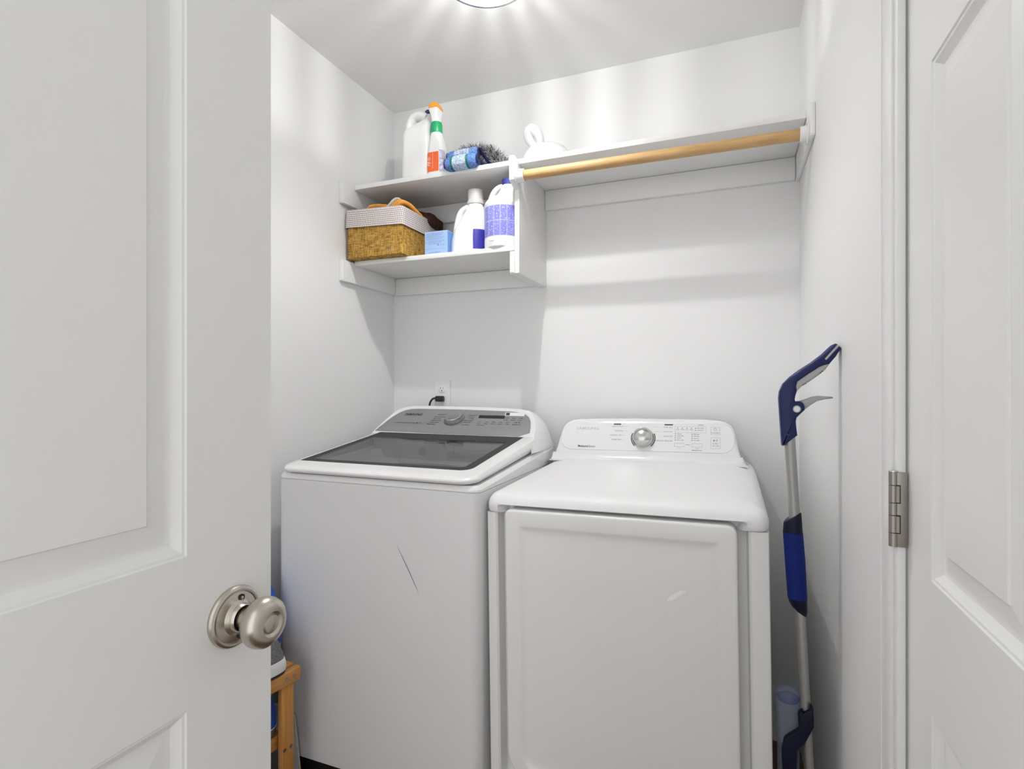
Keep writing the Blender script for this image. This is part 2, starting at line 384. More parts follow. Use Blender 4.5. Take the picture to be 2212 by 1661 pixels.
class Print:
    """flat lettering and marks lying on one plane, joined into one mesh"""
    def __init__(s, origin, u, v, lift=0.0004):
        s.o = Vector(origin); s.u = Vector(u).normalized(); s.v = Vector(v).normalized(); s.n = s.u.cross(s.v).normalized(); s.g = G(); s.lift = lift
    def at(s, a, b): return s.o + s.u * a + s.v * b + s.n * s.lift
    def poly(s, pts): s.g.add([s.at(a, b) for a, b in pts], [tuple(range(len(pts)))]); return s
    def bar(s, a0, a1, b0, b1): return s.poly([(a0, b0), (a1, b0), (a1, b1), (a0, b1)])
    def frame(s, a0, a1, b0, b1, w):
        s.bar(a0, a1, b0, b0 + w); s.bar(a0, a1, b1 - w, b1); s.bar(a0, a0 + w, b0 + w, b1 - w); s.bar(a1 - w, a1, b0 + w, b1 - w); return s
    def words(s, a0, a1, b, h, seed=0):
        """a line of print too fine to read: a row of short strokes"""
        r = random.Random(seed); a = a0
        while a < a1 - h * 0.4:
            w = h * r.uniform(0.35, 0.8); s.bar(a, min(a + w, a1), b + h * r.uniform(0, 0.25), b + h * r.uniform(0.65, 1.0)); a += w + h * r.uniform(0.12, 0.35)
        return s
    def dot(s, a, b, r, n=10): return s.poly([(a + r * math.cos(2 * PI * k / n), b + r * math.sin(2 * PI * k / n)) for k in range(n)])
    def arc(s, a, b, r0, r1, t0, t1, n=20):
        for k in range(n):
            p, q = t0 + (t1 - t0) * k / n, t0 + (t1 - t0) * (k + 1) / n
            s.poly([(a + r0 * math.cos(p), b + r0 * math.sin(p)), (a + r1 * math.cos(p), b + r1 * math.sin(p)), (a + r1 * math.cos(q), b + r1 * math.sin(q)), (a + r0 * math.cos(q), b + r0 * math.sin(q))])
        return s
    def text(s, body, a, b, h, width=None, align='LEFT', bold=0.0, shear=0.0):
        c = bpy.data.curves.new('t', 'FONT'); c.body = body; c.size = 1.0; c.align_x = 'LEFT'; c.offset = bold; c.shear = shear; c.resolution_u = 2
        o = bpy.data.objects.new('t', c); COL.objects.link(o)
        dg = bpy.context.evaluated_depsgraph_get(); me = bpy.data.meshes.new_from_object(o.evaluated_get(dg))
        vs = [q.co.copy() for q in me.vertices]; fs = [tuple(p.vertices) for p in me.polygons]
        bpy.data.objects.remove(o); bpy.data.curves.remove(c); bpy.data.meshes.remove(me)
        if not vs: return s
        x0 = min(q.x for q in vs); x1 = max(q.x for q in vs); y0 = min(q.y for q in vs); y1 = max(q.y for q in vs)
        ky = h / (y1 - y0); kx = (width / (x1 - x0)) if width else ky
        w = (x1 - x0) * kx; sh = {'LEFT': 0, 'CENTER': -w / 2, 'RIGHT': -w}[align]
        s.g.add([s.at(a + sh + (q.x - x0) * kx, b + (q.y - y0) * ky) for q in vs], fs); return s
    def make(s, name, m, parent, label=None):
        off = ORG[parent.name]
        me = bpy.data.meshes.new(name); me.from_pydata([Vector(v) - off for v in s.g.v], [], s.g.f); me.update(); me.materials.append(m)
        o = bpy.data.objects.new(name, me); COL.objects.link(o); o.parent = parent; ORG[o.name] = off
        if label: o['label'] = label
        if name in ('lettering', 'dark_print', 'grey_print', 'brand_lettering', 'fine_print', 'label_print'): o['kind'] = 'stuff'
        return o

VX, VY, VZ = Vector((1, 0, 0)), Vector((0, 1, 0)), Vector((0, 0, 1))

# ================================================================== room shell
def struct(name, g, m, label, cat, smooth=None):
    o = g.make(name, m, None, smooth); return tag(o, label, cat, None, 'structure')

FY = -0.27      # plane of the doorway the camera looks through
HY = -1.6       # the hall floor runs on behind the camera
struct('floor', G().box(XL - 0.1, XR + 0.95, HY, YB + 0.1, -0.05, 0.0), M['floor'], 'brown plank floor of the laundry room', 'floor')
struct('ceiling', G().box(XL - 0.1, XR + 0.25, FY - 0.12, YB + 0.1, ZT, ZT + 0.06), M['ceil'], 'flat off-white laundry room ceiling', 'ceiling')
struct('wall_back', G().box(XL - 0.1, XR + 0.25, YB, YB + 0.1, 0, ZT), M['wall'], 'white painted wall behind the washer and dryer', 'wall')
struct('wall_left', G().box(XL - 0.1, XL, FY, YB, 0, ZT), M['wall'], 'white painted wall left of the washer', 'wall')
# right wall: plain stretch beside the dryer, then the doorway of the right-hand door, header above it
g = G().box(XR, XR + 0.12, 0.93, YB, 0, ZT).box(XR, XR + 0.12, FY, 0.93, 2.06, ZT).box(XR, XR + 0.12, FY - 0.12, 0.10, 0, 2.06)
struct('wall_right', g, M['wall'], 'white painted wall right of the dryer where the mop leans', 'wall')
# door casing on the right wall: bead, flat, stop strip
g = G().box(0.206, 0.2195, 0.896, 0.948, 0, 2.12, 0.002).box(0.204, 0.207, 0.9425, 0.9475, 0, 2.12, 0.001)
struct('trim_1', g, M['trim'], 'white door casing strip with a beaded outer edge', 'trim', 40)
g = G().box(0.209, 0.2195, 0.879, 0.8935, 0, 2.06, 0.002).box(0.238, 0.262, 0.78, 0.893, 0, 2.06)
struct('trim_2', g, M['trim'], 'white door jamb strip beside the hinge', 'trim', 40)

PROFILE = [(0, 0), (0.0015, -0.0018), (0.0042, -0.0022), (0.008, -0.0055), (0.013, -0.0085), (0.0165, -0.0092), (0.020, -0.0088), (0.041, -0.0038), (0.0425, -0.0018)]
def panel_door(name, label, face_x, side, ya, yb, zrows, cols, thick, knobside=None):
    """door leaf in a plane of constant X; side=+1: visible face looks to +X. cols/zrows give the panel openings"""
    root = thing(name, (face_x, (ya + yb) / 2, 0.01), label, 'door', None, 'structure')
    o = Vector((face_x, 0, 0))
    def P(y, z, h): return (face_x + side * h, y, z)
    # leaf: a grid of stiles and rails around the panel openings
    ys = sorted([ya, yb] + [c for q in cols for c in q]); zs = sorted([0.01, 2.04] + [c for q in zrows for c in q])
    gg = G()
    xb = face_x - side * thick
    for i in range(len(ys) - 1):
        for j in range(len(zs) - 1):
            hole = any(a <= ys[i] + 1e-6 and ys[i + 1] <= b + 1e-6 for a, b in cols) and any(a <= zs[j] + 1e-6 and zs[j + 1] <= b + 1e-6 for a, b in zrows)
            if hole:
                v = [(xb, ys[i], zs[j]), (xb, ys[i + 1], zs[j]), (xb, ys[i + 1], zs[j + 1]), (xb, ys[i], zs[j + 1])]
                gg.add(v, [(0, 1, 2, 3)])
            else:
                for x in (face_x, xb):
                    gg.add([(x, ys[i], zs[j]), (x, ys[i + 1], zs[j]), (x, ys[i + 1], zs[j + 1]), (x, ys[i], zs[j + 1])], [(0, 1, 2, 3)])
    for (p, q) in (((ya, 0.01), (yb, 0.01)), ((yb, 0.01), (yb, 2.04)), ((yb, 2.04), (ya, 2.04)), ((ya, 2.04), (ya, 0.01))):
        gg.add([(face_x, *p), (face_x, *q), (xb, *q), (xb, *p)], [(0, 1, 2, 3)])
    gg.make('door_leaf', M['door'], root)
    for a, b in cols:
        for c, d in zrows:
            loops = [[P(y, z, h) for y, z in rrect(a + s, b - s, c + s, d - s, 0.0006 + 0.0 * s, 1)] for s, h in PROFILE]
            G().loft(loops, False, True).make('panel', M['door'], root, 18)
    return root

# left leaf, swung into the room; its free edge is the far one
LX = -0.54
d1 = panel_door('door_1', 'white six-panel door on the left, swung in, with a nickel knob', LX, 1, -0.235, 0.533,
                [(0.17, 0.874), (1.039, 1.665), (1.765, 1.95)], [(0.188, 0.4175), (-0.120, 0.109)], 0.035)
d1.rotation_euler.z = 0.0
KY, KZ = 0.476, 0.953
rose = G().lathe([(0.0, 0), (0.0345, 0.0), (0.0352, 0.0035), (0.034, 0.0062), (0.0315, 0.0078), (0.0292, 0.0078), (0.0285, 0.0068), (0.0275, 0.0072), (0.020, 0.0095), (0.0165, 0.0130), (0.0155, 0.0165), (0.0145, 0.0178), (0.013, 0.0170), (0.0125, 0.012)], (LX, KY, KZ), VX, 48, False, False).make('door_knob', M['nickel'], d1, 25)
G().lathe([(0.0118, 0.006), (0.0118, 0.030), (0.0150, 0.0315), (0.0215, 0.0340), (0.0262, 0.0385), (0.0282, 0.0440), (0.0284, 0.0480), (0.0272, 0.0535), (0.0252, 0.0562), (0.0225, 0.0590), (0.0180, 0.0612), (0.0140, 0.0612), (0.0112, 0.0595), (0.0102, 0.0588), (0.0096, 0.0600), (0.006, 0.0612), (0.0, 0.0615)], (LX, KY, KZ), VX, 48, False, False).make('knob_handle', M['nickel'], rose, 28)
G().lathe([(0.0122, 0.0165), (0.0140, 0.0181)], (LX, KY, KZ), VX, 40, False, False).make('neck_gap', M['black'], rose, 30)
for sy, sz in ((0.004, 0.0215), (0.002, -0.0215)):
    hx = LX + 0.0093
    G().lathe([(0.0, 0.0), (0.0040, 0.0), (0.0040, 0.0013), (0.0, 0.0013)], (hx - 0.0006, KY + sy, KZ + sz), VX, 20).make('screw_hole', M['black'], rose, 30)
    G().lathe([(0.0021, 0.0), (0.0019, 0.0012), (0.0, 0.0015)], (hx, KY + sy, KZ + sz), VX, 16).make('screw', M['chrome'], rose, 30)

# right leaf, hinge edge far, panel columns towards the camera
RX = 0.222
d2 = panel_door('door_2', 'white six-panel door at the right frame edge, hung on a nickel hinge', RX, -1, 0.125, 0.8945,
                [(0.13, 0.831), (0.990, 1.607), (1.707, 1.93)], [(0.559, 0.789), (0.231, 0.460)], 0.035)
# hinge: leaf plate, five knuckles on the jamb side
hinge = G().box(0.2070, 0.2200, 0.8752, 0.8785, 1.0055, 1.1055, 0.0005).make('hinge', M['nickel_dark'], d2, 30)
for z0, z1 in ((1.0055, 1.0235), (1.0245, 1.0470), (1.0480, 1.0640), (1.0650, 1.0875), (1.0885, 1.1055)):
    G().tube([(0.2050, 0.8795, z0), (0.2050, 0.8795, z1)], 0.0056, 24).make('knuckle', M['nickel_dark'], hinge, 40)
    if z0 in (1.0245, 1.0650):
        G().box(0.2070, 0.2122, 0.8742, 0.8753, z0 - 0.0012, z1 + 0.0012).make('leaf_slot', M['black'], hinge)
        G().box(0.2068, 0.2108, 0.8733, 0.8744, z0 + 0.0003, z1 - 0.0003, 0.0002, 1).make('leaf_tab', M['nickel_dark'], hinge)
G().lathe([(0.0, 0.0), (0.0056, 0.0), (0.005, 0.0018), (0.0, 0.0024)], (0.2050, 0.8795, 1.1058), VZ, 20).make('pin_cap', M['chrome'], hinge, 40)

# ================================================================== ceiling light
LTX, LTY = -0.615, 1.352
lt = thing('ceiling_light', (LTX, LTY, 2.30), 'round flush ceiling light with ribbed glass, cut off at the top edge', 'ceiling light')
G().lathe([(0.0, 2.44), (0.135, 2.44), (0.135, 2.43), (0.125, 2.424), (0.0, 2.424)], (LTX, LTY, 0), VZ, 48, False, False).make('canopy', M['chrome'], lt, 40)
NR = 22
ribv = []
for k in range(NR):
    a0, a1 = 2 * PI * k / NR, 2 * PI * (k + 0.52) / NR
    gg = G(); lps = []
    for z, rr in ((2.424, 0.112), (2.39, 0.120), (2.35, 0.124), (2.333, 0.122)):
        lp = []
        for t in range(5):
            a = a0 + (a1 - a0) * t / 4; r = rr + 0.004 * math.sin(PI * t / 4); lp.append((LTX + r * math.cos(a), LTY + r * math.sin(a), z))
        for t in range(4, -1, -1):
            a = a0 + (a1 - a0) * t / 4; r = rr - 0.004; lp.append((LTX + r * math.cos(a), LTY + r * math.sin(a), z))
        lps.append(lp)
    gg.loft(lps).make('glass_rib', M['rib'], lt, 40)
G().lathe([(0.0, 2.3245), (0.06, 2.3255), (0.11, 2.329), (0.119, 2.333), (0.119, 2.3365), (0.0, 2.333)], (LTX, LTY, 0), VZ, 48, False, False).make('glass_disc', M['frost'], lt, 40)
G().lathe([(0.119, 2.3275), (0.126, 2.3275), (0.127, 2.331), (0.126, 2.3345), (0.119, 2.3345), (0.119, 2.3275)], (LTX, LTY, 0), VZ, 64, False, False).make('rim_ring', M['chrome'], lt, 40)
G().lathe([(0.062, 2.424), (0.062, 2.337)], (LTX, LTY, 0), VZ, 40, False, False).make('lamp_dimmer', M['dimmer'], lt, 40)  # unseen cylinder added around the bulb to dim its light on the walls
ld = bpy.data.lights.new('bulb', 'POINT'); ld.energy = LAMP_POWER; ld.color = (1.0, 0.993, 0.985); ld.shadow_soft_size = 0.011
lo = bpy.data.objects.new('bulb', ld); COL.objects.link(lo); lo.parent = lt; lo.location = (0, 0, 0.085)

# ================================================================== shelving
ST, SB = 2.012, 1.994          # top shelf
su = thing('wall_shelf', (-0.6, 2.0, 1.615), 'white painted two-tier wall shelf with a centre divider', 'shelf')
G().box(-1.378, 0.2045, 1.785, 2.0895, SB, ST, 0.002).make('shelf_board', M['shelf'], su, 40)
G().box(-1.378, -0.700, 1.785, 2.0895, 1.694, 1.712, 0.002).make('shelf_board', M['shelf'], su, 40)
def cleat(x0, x1, z0, z1, yf):
    # side support: chamfered lower front
    poly = [(yf, z0 + 0.004), (yf + 0.004, z0), (2.0895, z0), (2.0895, z1), (yf, z1)]
    return G().prism(poly, (Vector((x0, 0, 0)), VY, VZ, VX), 0, x1 - x0, 0.0012).make('side_cleat', M['shelf'], su, 40)
cleat(XL + 0.0005, -1.3785, 1.925, 2.010, 1.717)
cleat(XL + 0.0005, -1.3785, 1.625, 1.706, 1.717)
cleat(0.2055, XR - 0.0005, 1.915, 2.003, 1.712)
cleat(-0.7185, -0.7005, 1.615, 1.6935, 1.787)
G().box(-1.378, -0.7005, 2.071, 2.0895, 1.917, 1.9935, 0.0015).make('back_cleat', M['shelf'], su, 40)
G().box(-0.6815, 0.2045, 2.071, 2.0895, 1.917, 1.9935, 0.0015).make('back_cleat', M['shelf'], su, 40)
G().box(-1.378, -0.719, 2.071, 2.0895, 1.620, 1.6935, 0.0015).make('back_cleat', M['shelf'], su, 40)
div = [(1.735, 1.924), (1.739, 1.920), (1.786, 1.905), (1.786, 1.615), (2.0895, 1.615), (2.0895, 1.9935), (1.7845, 1.9935), (1.7845, 2.006), (1.735, 2.006)]
G().prism(div, (Vector((-0.700, 0, 0)), VY, VZ, VX), 0, 0.018, 0.0012).make('divider', M['shelf'], su, 40)

rod = thing('closet_rod', (-0.24, 1.757, 1.92), 'pale wooden hanging rod under the long shelf', 'rod')
G().tube([(-0.655, 1.757, 1.9405), (0.19, 1.757, 1.937)], 0.0168, 28).make('dowel', M['dowel'], rod, 50)
for s, x in ((1, -0.6815), (-1, 0.205)):
    G().lathe([(0.030, 0.0), (0.030, 0.003), (0.0225, 0.0045), (0.0215, 0.020 if s < 0 else 0.030), (0.0195, 0.021 if s < 0 else 0.031), (0.0175, 0.020 if s < 0 else 0.030), (0.0175, 0.008)], (x, 1.757, 1.9402 if s > 0 else 1.9370), (s, 0, 0), 32, False, False).make('rod_socket', M['plastic'], rod, 40)

# ================================================================== washer
W0, W1, WF, WB = -1.299, -0.612, 1.305, 1.985
ws = thing('washing_machine', ((W0 + W1) / 2, 1.645, 0), 'white top-load washing machine with a smoked glass lid', 'washing machine')
def plan(x0, x1, y0, y1, r, d, zf, n=8): return [(x, y, zf(y)) for x, y in rrect(x0 + d, x1 - d, y0 + d, y1 - d, max(r - d, 0.004), n)]
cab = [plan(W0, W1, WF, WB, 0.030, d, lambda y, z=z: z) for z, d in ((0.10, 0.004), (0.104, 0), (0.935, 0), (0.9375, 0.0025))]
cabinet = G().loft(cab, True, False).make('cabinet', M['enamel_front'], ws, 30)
gb = G().box(W0 + 0.02, W1 - 0.02, WF + 0.015, WB - 0.02, 0.03, 0.10)
for fx in (W0 + 0.07, W1 - 0.07):
    for fy in (WF + 0.07, WB - 0.07): gb.tube([(fx, fy, 0.0), (fx, fy, 0.03)], 0.022, 16)
gb.make('base', M['black'], ws, 40)
zgap = lambda y: 0.9545 + (y - WF) * 0.076
zlt = lambda y: 0.979 + (y - 1.30) * 0.128
GX0, GX1, GY0, GY1 = -1.268, -0.668, 1.362, 1.797
WX0, WX1, WY0, WY1 = -1.238, -0.700, 1.392, 1.715
R8 = 8
cover = [plan(W0, W1, WF, WB, 0.030, 0.0028, lambda y: 0.9378), plan(W0, W1, WF, WB, 0.030, 0.0, lambda y: 0.9400),
         plan(W0, W1, WF, WB, 0.030, 0.0, lambda y: 0.9440 + (y - WF) * 0.072), plan(W0, W1, WF, WB, 0.030, 0.004, lambda y: 0.9500 + (y - WF) * 0.074),
         plan(W0, W1, WF, WB, 0.030, 0.010, zgap), plan(W0, W1, WF, WB, 0.03, 0.03, zgap),
         [(x, y, zgap(y)) for x, y in rrect(WX0, WX1, WY0, WY1 + 0.02, 0.05, R8)]]
G().loft(cover, False, False).make('top_cover', M['plastic'], ws, 24)
# wash tub seen through the lid
def ell(cx, cy, a, b, z): return [(cx + a * math.cos(PI / 4 * 0 + 2 * PI * (k - 0.0) / (4 * (R8 + 1))), cy + b * math.sin(2 * PI * k / (4 * (R8 + 1))), z) for k in range(4 * (R8 + 1))]
tub = [[(x, y, zgap(y)) for x, y in rrect(WX0, WX1, WY0, WY1 + 0.02, 0.05, R8)],
       [(x, y, 0.9520 + 0.012 * (y - 1.39)) for x, y in rrect(WX0 + 0.003, WX1 - 0.003, WY0 + 0.003, WY1 + 0.015, 0.06, R8)],
       ell(-0.955, 1.552, 0.240, 0.150, 0.9500), ell(-0.955, 1.552, 0.234, 0.145, 0.9460), ell(-0.955, 1.552, 0.238, 0.150, 0.935)]
G().loft(tub, False, False).make('tub_rim', M['tub'], ws, 40)
drum = [ell(-0.955, 1.555, 0.238, 0.150, 0.935), ell(-0.955, 1.60, 0.262, 0.262, 0.90), ell(-0.955, 1.61, 0.262, 0.262, 0.45)]
G().loft(drum, False, True).make('drum', M['steel'], ws, 40)
G().box(WX0 - 0.01, WX1 + 0.01, 1.727, 1.737, 0.950, zlt(1.727) - 0.006, 0.002).make('tub_back', M['tub'], ws, 40)
G().box(-0.930, -0.775, 1.722, 1.728, 0.965, 0.990, 0.002).make('detergent_drawer', M['tub_dark'], ws, 40)
G().lathe([(0.0, 0.0), (0.017, 0.0), (0.015, 0.004), (0.0, 0.005)], (-1.035, 1.727, 0.985), (0, -1, 0), 20).make('fill_cap', M['tub_dark'], ws, 40)
# lid
def lidloop(d, t, lift=0.0): return [(x, y, zgap(y) + 0.003 + (zlt(y) - zgap(y) - 0.003) * t + lift) for x, y in rrect(W0 + 0.010 + d, W1 - 0.010 - d, 1.296 + d, 1.806 - d * 0.2, (0.012, 0.012, max(0.05 - d, 0.01), max(0.05 - d, 0.01)), R8)]
lid = [lidloop(0.016, 0.0), lidloop(0.006, 0.10), lidloop(0.0, 0.42), lidloop(0.0005, 0.62), lidloop(0.006, 0.86), lidloop(0.016, 0.965), lidloop(0.028, 1.0),
       [(x, y, zlt(y)) for x, y in rrect(GX0, GX1, GY0, GY1, (0.008, 0.008, 0.02, 0.035), R8)], [(x, y, zlt(y) - 0.004) for x, y in rrect(GX0, GX1, GY0, GY1, (0.008, 0.008, 0.02, 0.035), R8)]]
lido = G().loft(lid, False, False).make('lid', M['plastic'], ws, 30)
fr = [[(x, y, zlt(y) - 0.0008) for x, y in rrect(GX0 + 0.0008, GX1 - 0.0008, GY0 + 0.0008, GY1 - 0.0008, (0.008, 0.008, 0.02, 0.035), R8)],
      [(x, y, zlt(y) - 0.0008) for x, y in rrect(WX0, WX1, WY0, WY1, (0.004, 0.004, 0.012, 0.018), R8)], [(x, y, zlt(y) - 0.006) for x, y in rrect(WX0, WX1, WY0, WY1, (0.004, 0.004, 0.012, 0.018), R8)]]
G().loft(fr, False, False).make('glass_border', M['dark_glass'], lido)
gl = [(x, y, zlt(y) - 0.0012) for x, y in rrect(WX0, WX1, WY0, WY1, (0.004, 0.004, 0.012, 0.018), R8)]
obj('glass_pane', gl, [tuple(range(len(gl)))], M['glass'], lido)
G().box(-1.010, -0.925, 1.700, 1.745, zlt(1.72) - 0.016, zlt(1.72) - 0.003, 0.003).make('latch', M['black'], lido, 40)
# rear console
prof_x = [(-1.2995, 1.040), (-1.2975, 1.062), (-1.2915, 1.090), (-1.2825, 1.112), (-1.270, 1.127), (-1.252, 1.135), (-1.222, 1.1385), (-1.15, 1.1395), (-0.95, 1.1385), (-0.80, 1.1355), (-0.745, 1.133), (-0.705, 1.127), (-0.682, 1.116), (-0.663, 1.100), (-0.645, 1.076), (-0.631, 1.047), (-0.621, 1.018), (-0.6135, 0.998)]
loops = []
for x, zt in prof_x:
    lo_z = zgap(1.80) + 0.002
    foot = max(min(1.037, zt - 0.012), lo_z + 0.001)
    yp = lambda z: 1.8015 + (z - 1.043) / 0.58
    zt = max(zt, foot + 0.004)
    z2 = zt - 0.007
    y2 = yp(z2)
    ring = [(x, 1.800, lo_z), (x, yp(foot), foot), (x, yp(foot + (z2 - foot) * 0.5), foot + (z2 - foot) * 0.5), (x, y2, z2), (x, y2 + 0.006, zt - 0.0015), (x, y2 + 0.014, zt),
            (x, max(1.965, y2 + 0.016), zt), (x, max(1.978, y2 + 0.018), zt - 0.005), (x, max(1.983, y2 + 0.019), zt - 0.018 if zt - 0.018 > lo_z else lo_z + 0.001), (x, 1.984, lo_z - 0.012)]
    loops.append(ring)
con = G().loft(loops).make('console', M['plastic'], ws, 40)
# grey fascia on the sloping front
UP = Vector((0, 0.15, 0.087)).normalized(); NO = VX.cross(UP).normalized()
fasc = [(-1.2935, 0.004), (-1.286, 0.040), (-1.2785, 0.075), (-1.269, 0.106), (-1.256, 0.133), (-1.238, 0.152), (-1.215, 0.1615), (-1.185, 0.165), (-1.0, 0.1655), (-0.83, 0.1605), (-0.765, 0.157), (-0.732, 0.150), (-0.708, 0.139), (-0.690, 0.122), (-0.676, 0.098), (-0.664, 0.060), (-0.656, 0.024), (-0.697, -0.004)]
FO = Vector((0, 1.8015, 1.043))
fo = G().prism(fasc, (FO, VX, UP, NO), 0.0005, 0.0025, 0.0006).make('control_panel', M['grey_panel'], con, 30)
FP = FO + NO * 0.0025
pr = Print(FP, VX, UP)
pr.text('SAMSUNG', -1.222, 0.114, 0.0165, 0.080, bold=0.03)
for i, (a0, a1, b) in enumerate(((-1.072, -1.032, 0.121), (-1.078, -1.030, 0.105), (-1.078, -1.045, 0.092), (-1.082, -1.040, 0.080), (-1.085, -1.042, 0.067), (-1.088, -1.048, 0.054))): pr.words(a0, a1, b, 0.006, 10 + i)
for i, (a0, a1, b) in enumerate(((-0.938, -0.900, 0.121), (-0.936, -0.905, 0.109), (-0.928, -0.902, 0.097), (-0.940, -0.905, 0.083), (-0.938, -0.908, 0.071), (-0.940, -0.905, 0.056))): pr.words(a0, a1, b, 0.0062, 30 + i)
pr.words(-1.236, -1.145, 0.059, 0.0055, 3); pr.bar(-1.140, -1.132, 0.058, 0.0655); pr.frame(-1.127, -1.117, 0.058, 0.066, 0.0012)
for i in range(6):
    a = -0.880 + i * 0.0285; pr.words(a, a + 0.014, 0.079, 0.005, 50 + i); pr.words(a, a + 0.018, 0.067, 0.005, 60 + i)
pr.words(-0.880, -0.845, 0.056, 0.0045, 71)
for i in range(3): pr.words(-0.780 + i * 0.028, -0.766 + i * 0.028, 0.108, 0.006, 80 + i); pr.words(-0.782 + i * 0.028, -0.763 + i * 0.028, 0.095, 0.005, 90 + i)
pr.poly([(-0.727, 0.078), (-0.721, 0.0825), (-0.727, 0.087)]); pr.bar(-0.718, -0.716, 0.078, 0.087); pr.bar(-0.714, -0.712, 0.078, 0.087); pr.words(-0.735, -0.705, 0.067, 0.005, 99)
pr.arc(-0.985, 0.092, 0.0395, 0.0412, 0, 2 * PI, 48)
pr.make('lettering', M['ink'], fo)
Print(FP, VX, UP).poly([(-0.889, 0.106), (-0.782, 0.106), (-0.786, 0.127), (-0.893, 0.127)]).make('display', M['screen'], fo)
sk = Print(FP, VX, UP, 0.0005).poly([(-0.788, 0.126), (-0.709, 0.126), (-0.713, 0.149), (-0.792, 0.149)]).make('sticker', M['sticker'], fo, 'small white sticker with a black corner')
Print(FP, VX, UP, 0.0009).poly([(-0.784, 0.129), (-0.769, 0.129), (-0.773, 0.146), (-0.788, 0.146)]).make('sticker_mark', M['ink'], fo)
KO = FP + VX * -0.985 + UP * 0.092
knw = G().lathe([(0.0355, 0.0), (0.0355, 0.004), (0.0330, 0.006), (0.0330, 0.0185), (0.0318, 0.0205), (0.0, 0.0212)], KO, NO, 40, False, False).make('dial', M['chrome'], fo, 30)
G().lathe([(0.0362, 0.0), (0.0362, 0.0055), (0.0333, 0.0062)], KO, NO, 40, False, False).make('dial_collar', M['ink_grey'], fo, 30)
# scratch and small dents on the cabinet front
pts = [(-0.863, 0.777), (-0.853, 0.758), (-0.838, 0.733), (-0.819, 0.700), (-0.805, 0.674), (-0.793, 0.653)]
sc = Print((0, WF, 0), VX, VZ, 0.0006)
for i in range(5):
    (a, b), (c, d) = pts[i], pts[i + 1]; w0 = (0.0002, 0.0008, 0.0013, 0.0014, 0.0010)[i]; w1 = (0.0008, 0.0013, 0.0014, 0.0010, 0.0002)[i]
    sc.poly([(a - w0, b), (a + w0, b), (c + w1, d), (c - w1, d)])
sc.make('scratch', M['ink_grey'], ws, 'dark diagonal scratch on the front')

# ================================================================== dryer
D0, D1, DF, DB = -0.592, 0.094, 1.340, 1.995
DC = (D0 + D1) / 2
dy = thing('clothes_dryer', (DC, 1.67, 0.0), 'white front-load dryer with a square door and chrome dial', 'dryer')
g = G().loft([plan(D0, D1, 1.378, DB, 0.006, d, lambda y, z=z: z, 4) for z, d in ((0.03, 0.004), (0.034, 0), (0.889, 0), (0.891, 0.004))])
g.make('cabinet', M['dryer_lower'], dy, 30)
for fx in (D0 + 0.05, D1 - 0.05):
    for fy in (1.42, 1.93): G().tube([(fx, fy, 0.006), (fx, fy, 0.031)], 0.02, 16).make('foot', M['black'], dy, 40)
g = G()
for x0, x1, fl in ((D0, -0.5575, -1), (0.0475, D1, 1)):
    poly = [(x0, 1.38), (x0, DF + 0.006), (x0 + 0.002, DF + 0.002), (x0 + 0.006, DF), (x1 - 0.006, DF), (x1 - 0.002, DF + 0.002), (x1, DF + 0.006), (x1, 1.38)]
    if fl > 0: poly = [(x0 + 0.0, 1.38), (x0 + 0.004, DF + 0.004), (x0 + 0.009, DF), (x1 - 0.006, DF), (x1 - 0.002, DF + 0.002), (x1, DF + 0.006), (x1, 1.38)]
    else: poly = [(x0, 1.38), (x0, DF + 0.006), (x0 + 0.002, DF + 0.002), (x0 + 0.006, DF), (x1 - 0.009, DF), (x1 - 0.004, DF + 0.004), (x1, 1.38)]
    g.loft([[(x, y, z) for x, y in poly] for z in (0.05, 0.8905)])
g.box(-0.56, 0.05, DF, 1.38, 0.05, 0.165, 0.004)
g.make('front_frame', M['dryer_lower'], dy, 30)
# door
DX0, DX1, DZ0, DZ1 = -0.535, 0.0275, 0.195, 0.9035
def dloop(s, y): return [(x, y, z) for x, z in rrect(DX0 + s, DX1 - s, DZ0 + s, DZ1 - s, (max(0.022 - s, 0.004), max(0.016 - s, 0.004), max(0.085 - s, 0.02), max(0.085 - s, 0.02)), 8)]
ddoor = G().loft([dloop(0.004, 1.374), dloop(0.0, 1.370), dloop(0.0, 1.331), dloop(0.0012, 1.3275), dloop(0.0035, 1.3255), dloop(0.007, 1.325), dloop(0.038, 1.3235), dloop(0.0425, 1.3244), dloop(0.0475, 1.3275), dloop(0.054, 1.3295), dloop(0.066, 1.3300), dloop(0.11, 1.3285), dloop(0.17, 1.3280), dloop(0.175, 1.3280)], True, True).make('dryer_door', M['dryer_lower'], dy, 40)
# pale slanted mark laid on the door
Print((0, 1.3280, 0), VX, VZ, 0.0005).poly([(-0.128, 0.716), (-0.112, 0.720), (-0.086, 0.742), (-0.084, 0.746), (-0.098, 0.744), (-0.122, 0.726)]).make('mark', M['mark'], ddoor, 'small pale mark')
